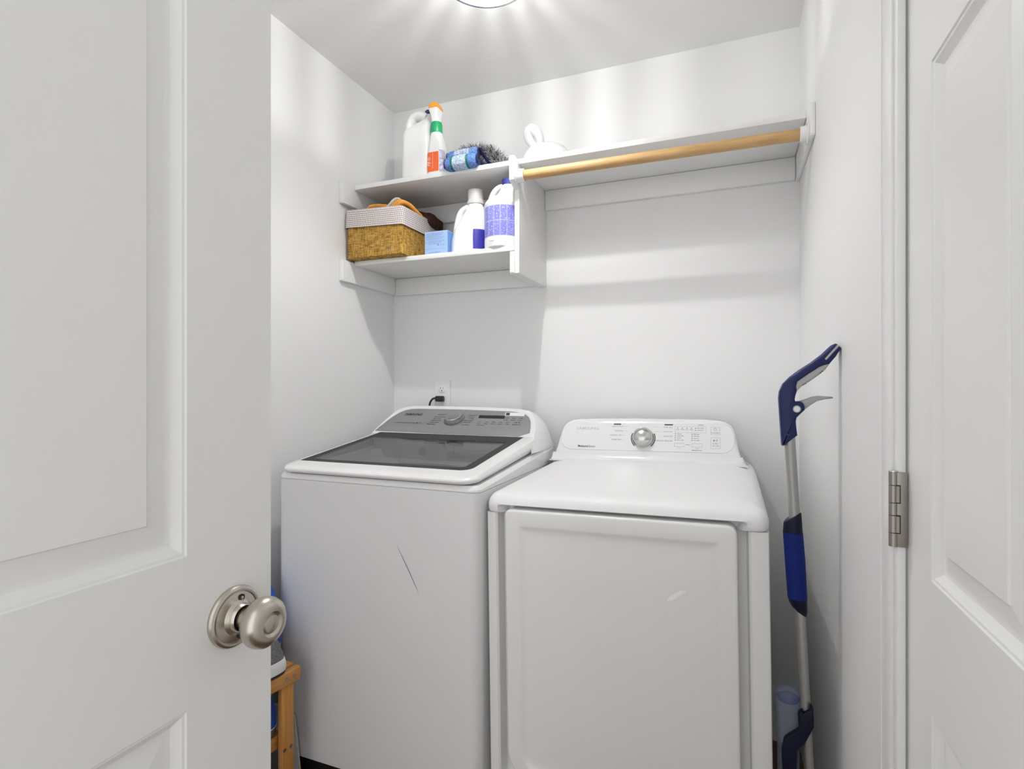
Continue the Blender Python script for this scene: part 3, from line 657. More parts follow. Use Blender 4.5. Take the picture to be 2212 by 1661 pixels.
# rounded top
def tloop(s, z, rise):
    base = rrect(D0 + s, D1 - s, 1.332 + s, DB, (0.006, 0.006, max(0.03 - s, 0.012), max(0.03 - s, 0.012)), 8)
    k = 27                                    # after the front-left corner: points along the front edge, set back over the door
    yf = 1.332 + s
    yn = max(yf, 1.372) if z < 0.9085 else (max(yf, 1.345) if z < 0.912 else yf)
    fr_ = [(-0.558, yf), (-0.551, (yf * 2 + yn) / 3), (-0.540, yn), (0.032, yn), (0.042, (yf * 2 + yn) / 3), (0.050, yf)]
    kk = min(1.0, ((D1 - D0) / 2 - s - 0.02) / 0.325)
    fr_ = [(DC + (x - DC) * kk, y) for x, y in fr_]
    return [(x, y, z + (y - 1.32) * rise) for x, y in base[:k] + fr_ + base[k:]]
top = [tloop(0.010, 0.8915, 0), tloop(0.003, 0.8925, 0), tloop(0.0, 0.8960, 0), tloop(-0.001, 0.905, 0), tloop(-0.001, 0.908, 0), tloop(-0.001, 0.9095, 0.002), tloop(-0.001, 0.914, 0.004), tloop(0.002, 0.9235, 0.012), tloop(0.0075, 0.9315, 0.018), tloop(0.0155, 0.9385, 0.022), tloop(0.027, 0.9435, 0.026), tloop(0.042, 0.9465, 0.029), tloop(0.065, 0.9485, 0.031), tloop(0.10, 0.9495, 0.032), tloop(0.105, 0.9495, 0.032)]
G().loft(top).make('top_panel', M['enamel_top'], dy, 40)
# console: rounded trapezoid leaning back
half = smoothline([(-0.5925, 0.958), (-0.584, 0.9665), (-0.577, 0.982), (-0.5695, 1.010), (-0.5640, 1.040), (-0.5570, 1.067), (-0.5450, 1.088), (-0.5230, 1.0990), (-0.490, 1.1030)], 4)
rt = smoothline([(-0.060, 1.1030), (-0.020, 1.1000), (0.008, 1.0920), (0.026, 1.075), (0.0350, 1.045), (0.0405, 1.012), (0.0490, 0.982), (0.0585, 0.9665), (0.072, 0.958)], 4)
outl = [(p.x, p.y) for p in half] + [(-0.40, 1.1045), (-0.27, 1.1050), (-0.15, 1.1045)] + [(p.x, p.y) for p in rt]
ccx, ccz = -0.265, 1.03
def cl(s, dep, zmin=0.958):
    q = inset(outl, s)
    out = []
    for x, z in q:
        z = max(z, zmin); out.append((x, 1.905 + (z - 0.99) * 0.5 + dep, z))
    return out
g = G().loft([cl(0.004, 0.085), cl(0.0, 0.075), cl(0.0, 0.012), cl(0.0015, 0.006), cl(0.005, 0.002), cl(0.010, 0.0)], True, True)
# cove where the console runs into the top
for k in range(1):
    xs = [-0.588, -0.580, -0.50, 0.0, 0.052, 0.064]
    rows = [(1.852, 0.9640), (1.872, 0.9655), (1.886, 0.9700), (1.894, 0.9770), (1.899, 0.9880)]
    lps = [[(x, y, z if 0 < i < len(xs) - 1 else min(z, 0.962)) for y, z in rows] for i, x in enumerate(xs)]
    g.loft(lps, False, False, False)
dcon = g.make('console', M['enamel'], dy, 35)
CU = Vector((0, 0.5, 1)).normalized(); CN = VX.cross(CU).normalized()
# recessed fascia with rounded lower corners
fz = rrect(-0.5545, 0.0285, 0.010, 0.112, (0.045, 0.045, 0.038, 0.038), 8)
CO = Vector((0, 1.905, 0.99))
fcl = lambda d, s: [CO + VX * a + CU * b + CN * d for a, b in inset(fz, s)]
df = G().loft([fcl(0.000, -0.0012), fcl(0.0016, 0.0), fcl(0.0017, 0.0012), fcl(0.0008, 0.0028), fcl(0.0008, 0.004)], False, True).make('control_panel', M['enamel'], dcon, 25)
CP = CO + CN * 0.0008
c2 = lambda z: (z - 0.99) / CU.z       # height above 0.99 measured along the slope
pl = Print(CP, VX, CU)
pl.text('SAMSUNG', -0.503, c2(1.066), 0.0105, 0.082, bold=0.02)
pl.make('brand_lettering', M['ink_light'], df)
pk = Print(CP, VX, CU)
pk.text('Moisture', -0.491, c2(1.006), 0.0085, 0.036, bold=0.03); pk.text('Sensor', -0.4535, c2(1.006), 0.0085, 0.026)
pk.bar(-0.369, -0.343, c2(1.084), c2(1.0895)); pk.bar(-0.194, -0.166, c2(1.084), c2(1.0895))
KX, KZ2 = -0.264, 1.041
pk.arc(KX, c2(KZ2), 0.0385, 0.0418, PI * 0.86, PI * 1.26, 16); pk.arc(KX, c2(KZ2), 0.0385, 0.0418, -PI * 0.26, PI * 0.14, 16)
for i in range(4):
    for a in (-0.157, -0.103): pk.dot(a, c2(1.0565) - i * 0.0073, 0.0016)
for i in range(4): pk.dot(-0.150 + i * 0.0148, c2(1.0755), 0.0015)
for i in range(2): pk.dot(-0.0925, c2(1.0755) - i * 0.0075, 0.0015)
pk.make('dark_print', M['ink'], df)
pg = Print(CP, VX, CU)
for i, t in enumerate(('HEAVY DUTY', 'NORMAL', 'NORMAL DRY', 'DAMP DRY')): pg.text(t, -0.333 - i * 0.0015, c2(1.0765) - i * 0.0165, 0.0048, align='RIGHT'); pg.bar(-0.330 - i * 0.0015, -0.316 - i * 0.004, c2(1.0785) - i * 0.0165, c2(1.0789) - i * 0.0165)
for i, t in enumerate(('TIME DRY', 'QUICK DRY', 'AIR FLUFF', 'WRINKLE RELEASE')):
    pg.text(t, -0.166, c2(1.0755) - i * 0.0165, 0.0050, align='RIGHT')
    if i < 3: pg.bar(-0.235 + i * 0.010, -0.203, c2(1.0775) - i * 0.0165, c2(1.0779) - i * 0.0165)
pg.frame(-0.159, -0.0585, c2(1.061), c2(1.0815), 0.0005)
for i in range(4): pg.words(-0.155 + i * 0.0148, -0.144 + i * 0.0148, c2(1.0695), 0.003, 200 + i)
for i in range(2): pg.words(-0.088, -0.066, c2(1.0745) - i * 0.0075, 0.003, 210 + i)
pg.words(-0.085, -0.065, c2(1.0845), 0.003, 215)
for i in range(4): pg.words(-0.152, -0.137 + (i % 2) * 0.008, c2(1.055) - i * 0.0073, 0.0032, 220 + i); pg.words(-0.098, -0.080, c2(1.055) - i * 0.0073, 0.0032, 230 + i)
pg.frame(-0.160, -0.127, c2(1.0155), c2(1.0265), 0.0006); pg.frame(-0.104, -0.070, c2(1.0155), c2(1.0265), 0.0006)
pg.text('Temp.', -0.1435, c2(1.0095), 0.0038, align='CENTER'); pg.text('Time', -0.087, c2(1.0095), 0.0038, align='CENTER'); pg.words(-0.103, -0.071, c2(1.0035), 0.0035, 240)
pg.words(-0.123, -0.109, c2(1.021), 0.003, 241)
pg.frame(-0.0445, -0.0155, c2(1.056), c2(1.080), 0.0006); pg.frame(-0.0445, -0.0145, c2(1.0120), c2(1.0465), 0.0006)
pg.arc(-0.030, c2(1.0725), 0.0042, 0.0052, PI * 0.62, PI * 2.38, 16); pg.bar(-0.0305, -0.0295, c2(1.0735), c2(1.0785))
pg.text('POWER', -0.030, c2(1.0595), 0.0048, align='CENTER')
pg.poly([(-0.036, c2(1.034)), (-0.0295, c2(1.0375)), (-0.036, c2(1.041))]); pg.bar(-0.0275, -0.0262, c2(1.034), c2(1.041)); pg.bar(-0.0245, -0.0232, c2(1.034), c2(1.041))
pg.text('START', -0.0295, c2(1.026), 0.0048, align='CENTER'); pg.text('PAUSE', -0.0295, c2(1.0185), 0.0048, align='CENTER')
pg.make('grey_print', M['ink_grey'], df)
KP = CP + VX * KX + CU * c2(KZ2)
G().lathe([(0.0365, 0.0), (0.0365, 0.004), (0.0345, 0.007), (0.0340, 0.014), (0.0318, 0.022), (0.0265, 0.029), (0.018, 0.0335), (0.009, 0.0353), (0.0, 0.0357)], KP, CN, 40, False, False).make('dial', M['chrome'], df, 40)
dy.rotation_euler = (0, -0.0145, 0)

# ================================================================== outlet and power cord
ol = thing('wall_outlet', (-1.1515, 2.089, 1.134), 'white duplex wall outlet with a black plug below', 'outlet')
G().prism(rrect(-1.1895, -1.1135, 1.131, 1.2455, 0.006, 5), (Vector((0, 2.0898, 0)), VX, VZ, Vector((0, -1, 0))), 0, 0.006, 0.0018).make('cover_plate', M['plastic'], ol, 40)
for zc in (1.2065, 1.1665):
    rc = G().prism(rrect(-1.1685, -1.1345, zc - 0.014, zc + 0.014, 0.011, 6), (Vector((0, 2.0840, 0)), VX, VZ, Vector((0, -1, 0))), 0, 0.0022, 0.0006).make('receptacle', M['plastic'], ol, 40)
    if zc > 1.19:
        q = Print((0, 2.0818, 0), VX, VZ, 0.0003)
        q.bar(-1.1585, -1.1570, zc + 0.001, zc + 0.009); q.bar(-1.1460, -1.1445, zc + 0.001, zc + 0.009); q.dot(-1.1515, zc - 0.006, 0.0026); q.make('slots', M['ink'], rc)
cd = thing('power_cord', (-1.16, 2.06, 1.09), 'black power plug and cord hanging behind the washer', 'cord')
g = G().box(-1.170, -1.136, 2.052, 2.0812, 1.154, 1.178, 0.005).make('plug', M['black'], cd, 40)
G().tube(smoothline([(-1.166, 2.066, 1.168), (-1.181, 2.062, 1.167), (-1.192, 2.058, 1.155), (-1.197, 2.055, 1.135), (-1.199, 2.052, 1.10), (-1.20, 2.045, 1.02), (-1.19, 2.03, 0.8)], 5), 0.0042, 10).make('cable', M['black'], cd, 50)

# ================================================================== things on the top shelf
def section(rows, z, n=10):
    """rows: (height, cx, cy, width, depth, radius) -> rounded-rectangle loop at height z"""
    for a, b in zip(rows, rows[1:]):
        if a[0] <= z <= b[0]:
            t = (z - a[0]) / max(b[0] - a[0], 1e-6); r = [a[i] + (b[i] - a[i]) * t for i in range(6)]; break
    else: r = rows[0] if z < rows[0][0] else rows[-1]
    _, cx, cy, w, d, rad = r
    return [(x, y, z) for x, y in rrect(cx - w / 2, cx + w / 2, cy - d / 2, cy + d / 2, min(rad, w / 2 - 0.0005, d / 2 - 0.0005), n)]
def densify(rows, n=4):
    v = smoothline([tuple(r) for r in rows], n) if False else None
    out = []
    for i in range(len(rows) - 1):
        p0, p1, p2, p3 = rows[max(i - 1, 0)], rows[i], rows[i + 1], rows[min(i + 2, len(rows) - 1)]
        for k in range(n):
            t = k / n
            out.append(tuple(0.5 * ((2 * p1[j]) + (p2[j] - p0[j]) * t + (2 * p0[j] - 5 * p1[j] + 4 * p2[j] - p3[j]) * t * t + (3 * p1[j] - p0[j] - 3 * p2[j] + p3[j]) * t ** 3) if j else p1[0] + (p2[0] - p1[0]) * t for j in range(6)))
    out.append(rows[-1]); return out
def bottle(rows, m, parent, n=10, dn=4):
    rr = densify(rows, dn)
    return G().loft([section(rr, r[0], n) for r in rr]).make('body', m, parent, 40), rr
def patch(name, rr, z0, z1, i0, i1, m, parent, lift=0.0008, nz=8, n=10, smooth=40):
    loops = []; uvs = []
    for k in range(nz + 1):
        z = z0 + (z1 - z0) * k / nz
        full = section(rr, z, n); N = len(full); cx = sum(p[0] for p in full) / N; cy = sum(p[1] for p in full) / N
        row = []; acc = 0; prev = None
        for i in range(i0, i1 + 1):
            p = Vector(full[i % N]); q = Vector((p.x - cx, p.y - cy, 0)); p = p + q.normalized() * lift
            if prev is not None: acc += (p - prev).length
            prev = p; row.append(tuple(p)); uvs.append((acc, z - z0))
        loops.append(row)
    n0 = len(loops[0]); f = [(a * n0 + i, a * n0 + i + 1, (a + 1) * n0 + i + 1, (a + 1) * n0 + i) for a in range(nz) for i in range(n0 - 1)]
    me = obj(name, [p for l in loops for p in l], f, m, parent, smooth, uvs)
    return me

# white jug with loop handle, navy cap
JX, JY = -1.117, 1.852
jg = thing('vinegar_jug', (JX, JY, ST), 'tall plain white plastic jug with a navy cap on the top shelf', 'jug')
rows = [(ST, JX, JY, 0.108, 0.086, 0.02), (ST + 0.003, JX, JY, 0.118, 0.096, 0.024), (ST + 0.012, JX, JY, 0.126, 0.104, 0.028), (ST + 0.09, JX, JY, 0.125, 0.103, 0.028), (ST + 0.172, JX, JY, 0.122, 0.100, 0.028), (ST + 0.192, JX + 0.002, JY, 0.116, 0.094, 0.03), (ST + 0.206, JX + 0.014, JY, 0.094, 0.078, 0.03), (ST + 0.224, JX + 0.030, JY, 0.058, 0.056, 0.025), (ST + 0.236, JX + 0.040, JY, 0.040, 0.040, 0.02), (ST + 0.252, JX + 0.042, JY, 0.036, 0.036, 0.018)]
jb, jr = bottle(rows, M['bottle'], jg)
G().tube(smoothline([(JX - 0.0425, JY, ST + 0.150), (JX - 0.0430, JY, ST + 0.195), (JX - 0.0410, JY, ST + 0.226), (JX - 0.026, JY, ST + 0.2480), (JX - 0.006, JY, ST + 0.2540), (JX + 0.014, JY, ST + 0.249), (JX + 0.036, JY, ST + 0.238)], 4), 0.0188, 18, flat=1.5).make('handle', M['bottle'], jg, 50)
G().lathe([(0.0, 0.0), (0.0205, 0.0), (0.0205, 0.014), (0.0185, 0.0165), (0.0, 0.0165)], (JX + 0.042, JY, ST + 0.250), VZ, 28, False, False).make('cap', M['cap_navy'], jg, 40)
patch('label', jr, ST + 0.045, ST + 0.165, 42, 46, M['navy_label'], jg)

# spray bottle
PX, PY = -1.026, 1.822
sp_ = thing('spray_bottle', (PX, PY, ST), 'white spray cleaner bottle with green collar, orange nozzle and orange label', 'spray bottle')
rows = [(ST, PX, PY, 0.060, 0.042, 0.014), (ST + 0.004, PX, PY, 0.068, 0.050, 0.016), (ST + 0.06, PX, PY, 0.069, 0.051, 0.016), (ST + 0.095, PX, PY, 0.066, 0.050, 0.017), (ST + 0.125, PX - 0.001, PY, 0.056, 0.046, 0.018), (ST + 0.150, PX - 0.003, PY, 0.046, 0.042, 0.02), (ST + 0.168, PX - 0.004, PY, 0.040, 0.040, 0.019)]
sb, sr = bottle(rows, M['bottle'], sp_)
NX = PX - 0.004
G().lathe([(0.0, 0), (0.0215, 0.0), (0.0222, 0.006), (0.0222, 0.030), (0.0200, 0.0405), (0.0, 0.0405)], (NX, PY, ST + 0.160), VZ, 24, False, False).make('collar', M['green'], sp_, 30)
rows = [(ST + 0.200, NX, PY, 0.034, 0.036, 0.012), (ST + 0.206, NX, PY, 0.031, 0.036, 0.012), (ST + 0.226, NX, PY - 0.004, 0.030, 0.044, 0.010), (ST + 0.240, NX, PY - 0.006, 0.036, 0.050, 0.008), (ST + 0.2455, NX, PY - 0.006, 0.038, 0.052, 0.007)]
G().loft([section(rows, r[0]) for r in rows]).make('trigger_head', M['bottle'], sp_, 40)
rows = [(ST + 0.2455, NX, PY - 0.006, 0.038, 0.054, 0.006), (ST + 0.250, NX, PY - 0.006, 0.038, 0.054, 0.006), (ST + 0.2655, NX, PY - 0.006, 0.029, 0.046, 0.008), (ST + 0.268, NX, PY - 0.006, 0.025, 0.042, 0.008)]
G().loft([section(rows, r[0]) for r in rows]).make('nozzle', M['orange'], sp_, 40)
ola = patch('front_label', sr, ST + 0.010, ST + 0.083, 24, 33, M['orange_label'], sp_)
patch('back_label', sr, ST + 0.006, ST + 0.088, 34, 43, M['lav_print'], sp_)
yq = PY - 0.0262
q = Print((0, yq, 0), VX, VZ, 0.0006)
q.arc(PX - 0.021, ST + 0.058, 0.0052, 0.0064, 0.4, 5.6, 20); q.text('CIF', PX - 0.0255, ST + 0.0555, 0.0058, 0.014, bold=0.02) if False else q.bar(PX - 0.024, PX - 0.014, ST + 0.0572, ST + 0.0590)
for i, h in enumerate((0.010, 0.015, 0.008, 0.012)): q.bar(PX - 0.028 + 0.0035 * 0, PX - 0.028 + h, ST + 0.045 - i * 0.0042, ST + 0.047 - i * 0.0042)
q.bar(PX - 0.0062, PX - 0.0048, ST + 0.020, ST + 0.078)
q.make('label_print', M['white_print'], ola)

# two rolled cloths and the fluffy duster behind them
def roll(name, x0, x1, y, z, r, m, label, seedv, droop=0.0):
    t = thing(name, ((x0 + x1) / 2, y, z - r), label, 'cloth', 'rolled blue cloths on the top shelf')
    rd = random.Random(seedv); loops = []
    N = 22
    for k in range(17):
        f = k / 16; x = x0 + (x1 - x0) * f
        e = 0.72 if k in (0, 16) else (0.93 if k in (1, 15) else 1.0)
        loops.append([(x, y + r * e * (1.12 * math.cos(2 * PI * i / N)) * (1 + 0.05 * math.sin(3 * i + seedv)), z - droop * (1 - f) + r * e * math.sin(2 * PI * i / N) * (1 + 0.05 * math.cos(2 * i + k * 0.6))) for i in range(N)])
    G().loft(loops).make('rolled_cloth', m, t, 60)
    for xe in (x0 - 0.0005, x1 + 0.0005):
        sp = [(xe + (0.0015 if xe > x0 else -0.0015), y + rr * math.cos(a), z - (droop if xe < x0 + 0.01 else 0) + rr * math.sin(a)) for a, rr in ((k * 0.45, r * (0.12 + 0.052 * k * 0.28)) for k in range(0, 52))]
        G().tube(sp, 0.0013, 5).make('edge_binding', M['navy_cloth'], t, 60)
    return t
r1 = roll('rolled_cloth', -0.962, -0.838, 1.778, 2.0290, 0.0255, M['roll'], 'lower rolled blue cloth with dark green bands, at the shelf edge', 1, 0.002)
r2 = roll('rolled_cloth', -0.974, -0.850, 1.815, 2.0735, 0.0200, M['roll_b'], 'upper rolled blue cloth lying on the green-banded roll', 2, 0.003)
for dx, z in ((0.0, 2.066), (-0.004, 2.030)):
    G().tube(smoothline([(-0.846 + dx, 1.812, z + 0.016), (-0.835 + dx, 1.825, z - 0.004), (-0.820 + dx, 1.845, max(2.020, z - 0.030)), (-0.805 + dx, 1.87, 2.0165)], 4), 0.0035, 8, flat=3.0).make('cloth_tail', M['navy_cloth'], r2, 30)

du = thing('fluffy_duster', (-0.92, 1.95, ST), 'grey and white fluffy duster behind the rolled cloths', 'duster')
arc = smoothline([(-1.010, 1.955, 2.055), (-0.998, 1.955, 2.105), (-0.965, 1.955, 2.128), (-0.915, 1.955, 2.130), (-0.865, 1.950, 2.108), (-0.828, 1.945, 2.070), (-0.810, 1.94, 2.045)], 6)
core = G().tube(arc, 0.026, 12).make('core', M['dust_dark'], du, 60)
for nm, mm, sd, cnt in (('dark_fibres', M['dust_dark'], 5, 2400), ('light_fibres', M['dust_light'], 6, 4200)):
    rd = random.Random(sd); g = G()
    for i in range(cnt):
        p = arc[rd.randrange(len(arc))] + Vector((rd.uniform(-0.008, 0.008), 0, 0))
        d = Vector((rd.gauss(0, 1), rd.gauss(0, 1), rd.gauss(0, 1))).normalized()
        if p.z + d.z * 0.05 < ST + 0.002: d.z = abs(d.z) * 0.3
        a = p + d * 0.024; l = rd.uniform(0.012, 0.026) * (1.15 if sd == 6 else 1.0); b = a + (d + Vector((rd.gauss(0, 0.4), rd.gauss(0, 0.4), rd.gauss(0, 0.4)))).normalized() * l
        if b.z < ST + 0.001: b.z = ST + 0.001
        w = d.cross(Vector((rd.gauss(0, 1), rd.gauss(0, 1), rd.gauss(0, 1)))).normalized() * 0.0011
        g.add([a - w, a + w, b + w * 0.6, b - w * 0.6], [(0, 1, 2, 3)])
    fo2 = g.make(nm, mm, du); fo2['kind'] = 'stuff'

# white moulded object with loop handle, right of the divider
wt = thing('watering_can', (-0.635, 1.93, ST), 'glossy white moulded can with a loop handle, right of the shelf divider', 'can')
loops = []
for z, s in ((ST, 0.98), (ST + 0.012, 1.0), (ST + 0.035, 0.98), (ST + 0.060, 0.90), (ST + 0.080, 0.75), (ST + 0.092, 0.55), (ST + 0.098, 0.30), (ST + 0.0995, 0.08)):
    loops.append([(-0.632 + 0.098 * s * math.cos(2 * PI * k / 32), 1.935 + 0.085 * s * math.sin(2 * PI * k / 32), z) for k in range(32)])
G().loft(loops).make('body', M['plastic'], wt, 60)
lp = []
for k in range(29):
    a = 2 * PI * k / 28; e = 0.036 * math.cos(a); w = 0.0185 * math.sin(a)
    ax = Vector((-0.44, 0, 0.90)); bx = Vector((0.90, 0, 0.44))
    lp.append(Vector((-0.664, 1.895, 2.126)) + ax * e + bx * w)
G().tube(lp, [0.0165 + 0.004 * math.cos(2 * PI * k / 28) for k in range(29)], 14, False).make('handle', M['plastic'], wt, 60)
G().tube([(-0.645, 1.897, 2.10), (-0.638, 1.91, 2.075), (-0.632, 1.92, 2.04)], [0.020, 0.024, 0.028], 16).make('handle_root', M['plastic'], wt, 60)

# ================================================================== things on the lower shelf
LS = 1.712
bk = thing('storage_basket', (-1.257, 1.90, LS), 'brown burlap basket with a checked cloth liner', 'basket')
BX0, BX1, BY0, BY1 = -1.386, -1.131, 1.746, 2.06
def bl(d, z, rad=0.012): return [(x, y, z) for x, y in rrect(BX0 + d, BX1 - d, BY0 + d, BY1 - d, rad, 4)]
G().loft([bl(0.006, LS + 0.0005), bl(0.001, LS + 0.004), bl(0.0, LS + 0.05), bl(0.001, LS + 0.17), bl(0.002, LS + 0.182), bl(0.008, LS + 0.182), bl(0.009, LS + 0.02)], True, True).make('basket_body', M['burlap'], bk, 40)
lv = []; uvv = []; lf = []
for r, (d, z) in enumerate(((-0.0045, LS + 0.118), (-0.005, LS + 0.14), (-0.0045, LS + 0.165), (-0.003, LS + 0.186), (0.001, LS + 0.1895), (0.006, LS + 0.188), (0.009, LS + 0.16))):
    ring = bl(d, z); ring.append(ring[0]); acc = 0
    for i, p in enumerate(ring):
        if i: acc += math.dist(p, ring[i - 1])
        x, y, zz = p
        wob = 0.0022 * math.sin(y * 40 + x * 31) if r in (0, 3, 4, 5) else 0
        lv.append((x, y, zz + wob - (x - BX0) * 0.03)); uvv.append((acc, z))
n0 = len(ring)
for a in range(6):
    for i in range(n0 - 1): lf.append((a * n0 + i, a * n0 + i + 1, (a + 1) * n0 + i + 1, (a + 1) * n0 + i))
obj('liner', lv, lf, M['check'], bk, 40, uvv)
q = Print((0, BY0, 0), VX, VZ, 0.0015).words(-1.205, -1.170, LS + 0.017, 0.004, 7).make('stamp', M['ink_grey'], bk)

gv = thing('rubber_gloves', (-1.22, 1.82, 1.87), 'orange rubber gloves on top of the basket', 'gloves')
g = G()
g.tube(smoothline([(-1.305, 1.79, 1.896), (-1.290, 1.785, 1.908), (-1.262, 1.79, 1.909), (-1.232, 1.80, 1.907), (-1.205, 1.815, 1.902)], 4), [0.006] + [0.0095] * 15 + [0.008], 12, flat=2.6)
for dx, dz in ((0.0, 0.0), (0.012, -0.006), (-0.010, -0.004)):
    g.tube(smoothline([(-1.205 + dx, 1.80, 1.903 + dz), (-1.185 + dx, 1.80, 1.926 + dz), (-1.165 + dx, 1.815, 1.925 + dz), (-1.150 + dx * 0.6, 1.85, 1.908 + dz), (-1.143 + dx * 0.4, 1.89, 1.893 + dz)], 4), [0.006] + [0.0085] * 15 + [0.005], 10, flat=1.5)
g.make('glove', M['glove'], gv, 60)
G().tube(smoothline([(-1.245, 1.795, 1.898), (-1.218, 1.792, 1.912), (-1.200, 1.795, 1.930), (-1.188, 1.800, 1.936), (-1.178, 1.806, 1.928)], 4), [0.007] * 16 + [0.004], 10, flat=2.0).make('glove_cuff', M['cream'], gv, 60)
g = G(); loops = []
for k in range(9):
    t = k / 8; loops.append([(-1.185 + 0.078 * math.cos(2 * PI * i / 24) * math.sin(PI * (0.06 + 0.88 * t)) * (1 + 0.08 * math.sin(i * 2.3)), 1.965 - 0.085 * math.cos(PI * t) + 0.02 * math.cos(2 * PI * i / 24), 1.890 + (0.044 + 0.006 * math.sin(i * 1.7 + k)) * math.sin(2 * PI * i / 24) * math.sin(PI * (0.06 + 0.88 * t))) for i in range(24)])
bc = thing('brown_cloth', (-1.19, 1.975, 1.85), 'dark brown crumpled cloth in the back of the basket', 'cloth')
g.loft(loops).make('cloth', M['brown'], bc, 60)

bx = thing('detergent_box', (-1.02, 1.85, LS), 'small light blue carton with fine print beside the basket', 'box')
bb = G().box(-1.0695, -0.9735, 1.802, 1.885, LS + 0.0003, 1.7995, 0.0008, 1).make('carton', M['box_blue'], bx)
Print((-0.9735, 0, 0), VY, VZ, 0.0003).bar(1.804, 1.883, LS + 0.003, 1.797).make('side_print', M['box_side'], bx)
q = Print((0, 1.802, 0), VX, VZ, 0.0004)
for i in range(5): q.words(-1.064, -0.990 - (i % 3) * 0.006, 1.7895 - i * 0.0052, 0.0028, 300 + i)
for i in range(3): q.words(-1.053, -0.984 - i * 0.012, 1.7610 - i * 0.0050, 0.0030, 310 + i)
q.words(-1.066, -1.057, 1.7590, 0.0025, 315); q.bar(-1.068, -0.980, 1.7335, 1.7343); q.words(-1.050, -1.005, 1.7185, 0.004, 317)
q.make('fine_print', M['blue_ink'], bx)
q = Print((0, 1.802, 0), VX, VZ, 0.0005); q.dot(-1.012, 1.7475, 0.0032); q.arc(-1.000, 1.7475, 0.002, 0.003, 0, 6.28, 12); q.arc(-0.990, 1.7475, 0.002, 0.003, 0, 6.28, 12); q.make('recycling_marks', M['box_side'], bx)

DXc, DYc = -0.911, 1.868
dt = thing('laundry_detergent', (DXc, DYc, LS), 'white detergent bottle with a pale grey screw cap', 'bottle')
rows = [(LS, DXc, DYc, 0.130, 0.090, 0.035), (LS + 0.004, DXc, DYc, 0.138, 0.100, 0.04), (LS + 0.02, DXc, DYc, 0.142, 0.104, 0.042), (LS + 0.06, DXc + 0.001, DYc, 0.138, 0.102, 0.042), (LS + 0.095, DXc + 0.006, DYc, 0.128, 0.096, 0.042), (LS + 0.122, DXc + 0.013, DYc, 0.108, 0.090, 0.04), (LS + 0.148, DXc + 0.020, DYc, 0.088, 0.082, 0.038), (LS + 0.170, DXc + 0.023, DYc, 0.070, 0.070, 0.034), (LS + 0.182, DXc + 0.023, DYc, 0.060, 0.060, 0.029), (LS + 0.190, DXc + 0.023, DYc, 0.058, 0.058, 0.028)]
db, drr = bottle(rows, M['bottle'], dt)
G().tube(smoothline([(DXc - 0.058, DYc - 0.004, LS + 0.070), (DXc - 0.0515, DYc - 0.006, LS + 0.105), (DXc - 0.043, DYc - 0.008, LS + 0.140), (DXc - 0.030, DYc - 0.008, LS + 0.166), (DXc - 0.010, DYc - 0.006, LS + 0.176), (DXc + 0.010, DYc, LS + 0.178)], 4), [0.013] * 16 + [0.0145] * 5, 14, flat=1.3).make('handle', M['bottle'], dt, 60)
G().lathe([(0.0, 0.0), (0.033, 0.0), (0.0325, 0.012), (0.0295, 0.016), (0.0292, 0.052), (0.0275, 0.0545), (0.0, 0.0545)], (DXc + 0.023, DYc, LS + 0.188), VZ, 32, False, False).make('cap', M['cap_grey'], dt, 30)
patch('label', drr, LS + 0.012, LS + 0.085, 34, 42, M['navy_label'], dt)

CXc, CYc = -0.768, 1.842
bt = thing('bleach_bottle', (CXc, CYc, LS), 'round white bleach bottle with navy cap and violet label', 'bottle')
rows = [(LS, CXc, CYc, 0.120, 0.120, 0.06), (LS + 0.004, CXc, CYc, 0.130, 0.130, 0.065), (LS + 0.035, CXc, CYc, 0.132, 0.132, 0.066), (LS + 0.036, CXc, CYc, 0.130, 0.130, 0.065), (LS + 0.152, CXc, CYc, 0.130, 0.130, 0.065), (LS + 0.155, CXc, CYc, 0.132, 0.132, 0.066), (LS + 0.163, CXc, CYc, 0.132, 0.132, 0.066), (LS + 0.176, CXc + 0.003, CYc, 0.118, 0.122, 0.059), (LS + 0.188, CXc + 0.018, CYc, 0.078, 0.104, 0.039), (LS + 0.208, CXc + 0.025, CYc, 0.058, 0.082, 0.029), (LS + 0.224, CXc + 0.023, CYc, 0.052, 0.058, 0.026), (LS + 0.234, CXc + 0.023, CYc, 0.044, 0.044, 0.022)]
cbody, crr = bottle(rows, M['bottle'], bt, 10, 2)
G().tube(smoothline([(CXc - 0.047, CYc - 0.004, LS + 0.168), (CXc - 0.042, CYc - 0.006, LS + 0.190), (CXc - 0.030, CYc - 0.006, LS + 0.213), (CXc - 0.012, CYc - 0.004, LS + 0.228), (CXc + 0.008, CYc, LS + 0.2305)], 4), [0.0105] * 17, 14, flat=1.3).make('handle', M['bottle'], bt, 60)
G().lathe([(0.0, 0.0), (0.0238, 0.0), (0.0240, 0.019), (0.0222, 0.0215), (0.0, 0.0215)], (CXc + 0.023, CYc, LS + 0.233), VZ, 36, False, False).make('cap', M['cap_navy'], bt, 30)
patch('label', crr, LS + 0.040, LS + 0.149, 22, 43, M['violet'], bt, 0.0008, 10)
q = Print((0, CYc - 0.0663, 0), VX, VZ, 0.0006).words(-0.792, -0.772, LS + 0.020, 0.003, 400).make('base_print', M['ink_grey'], bt)

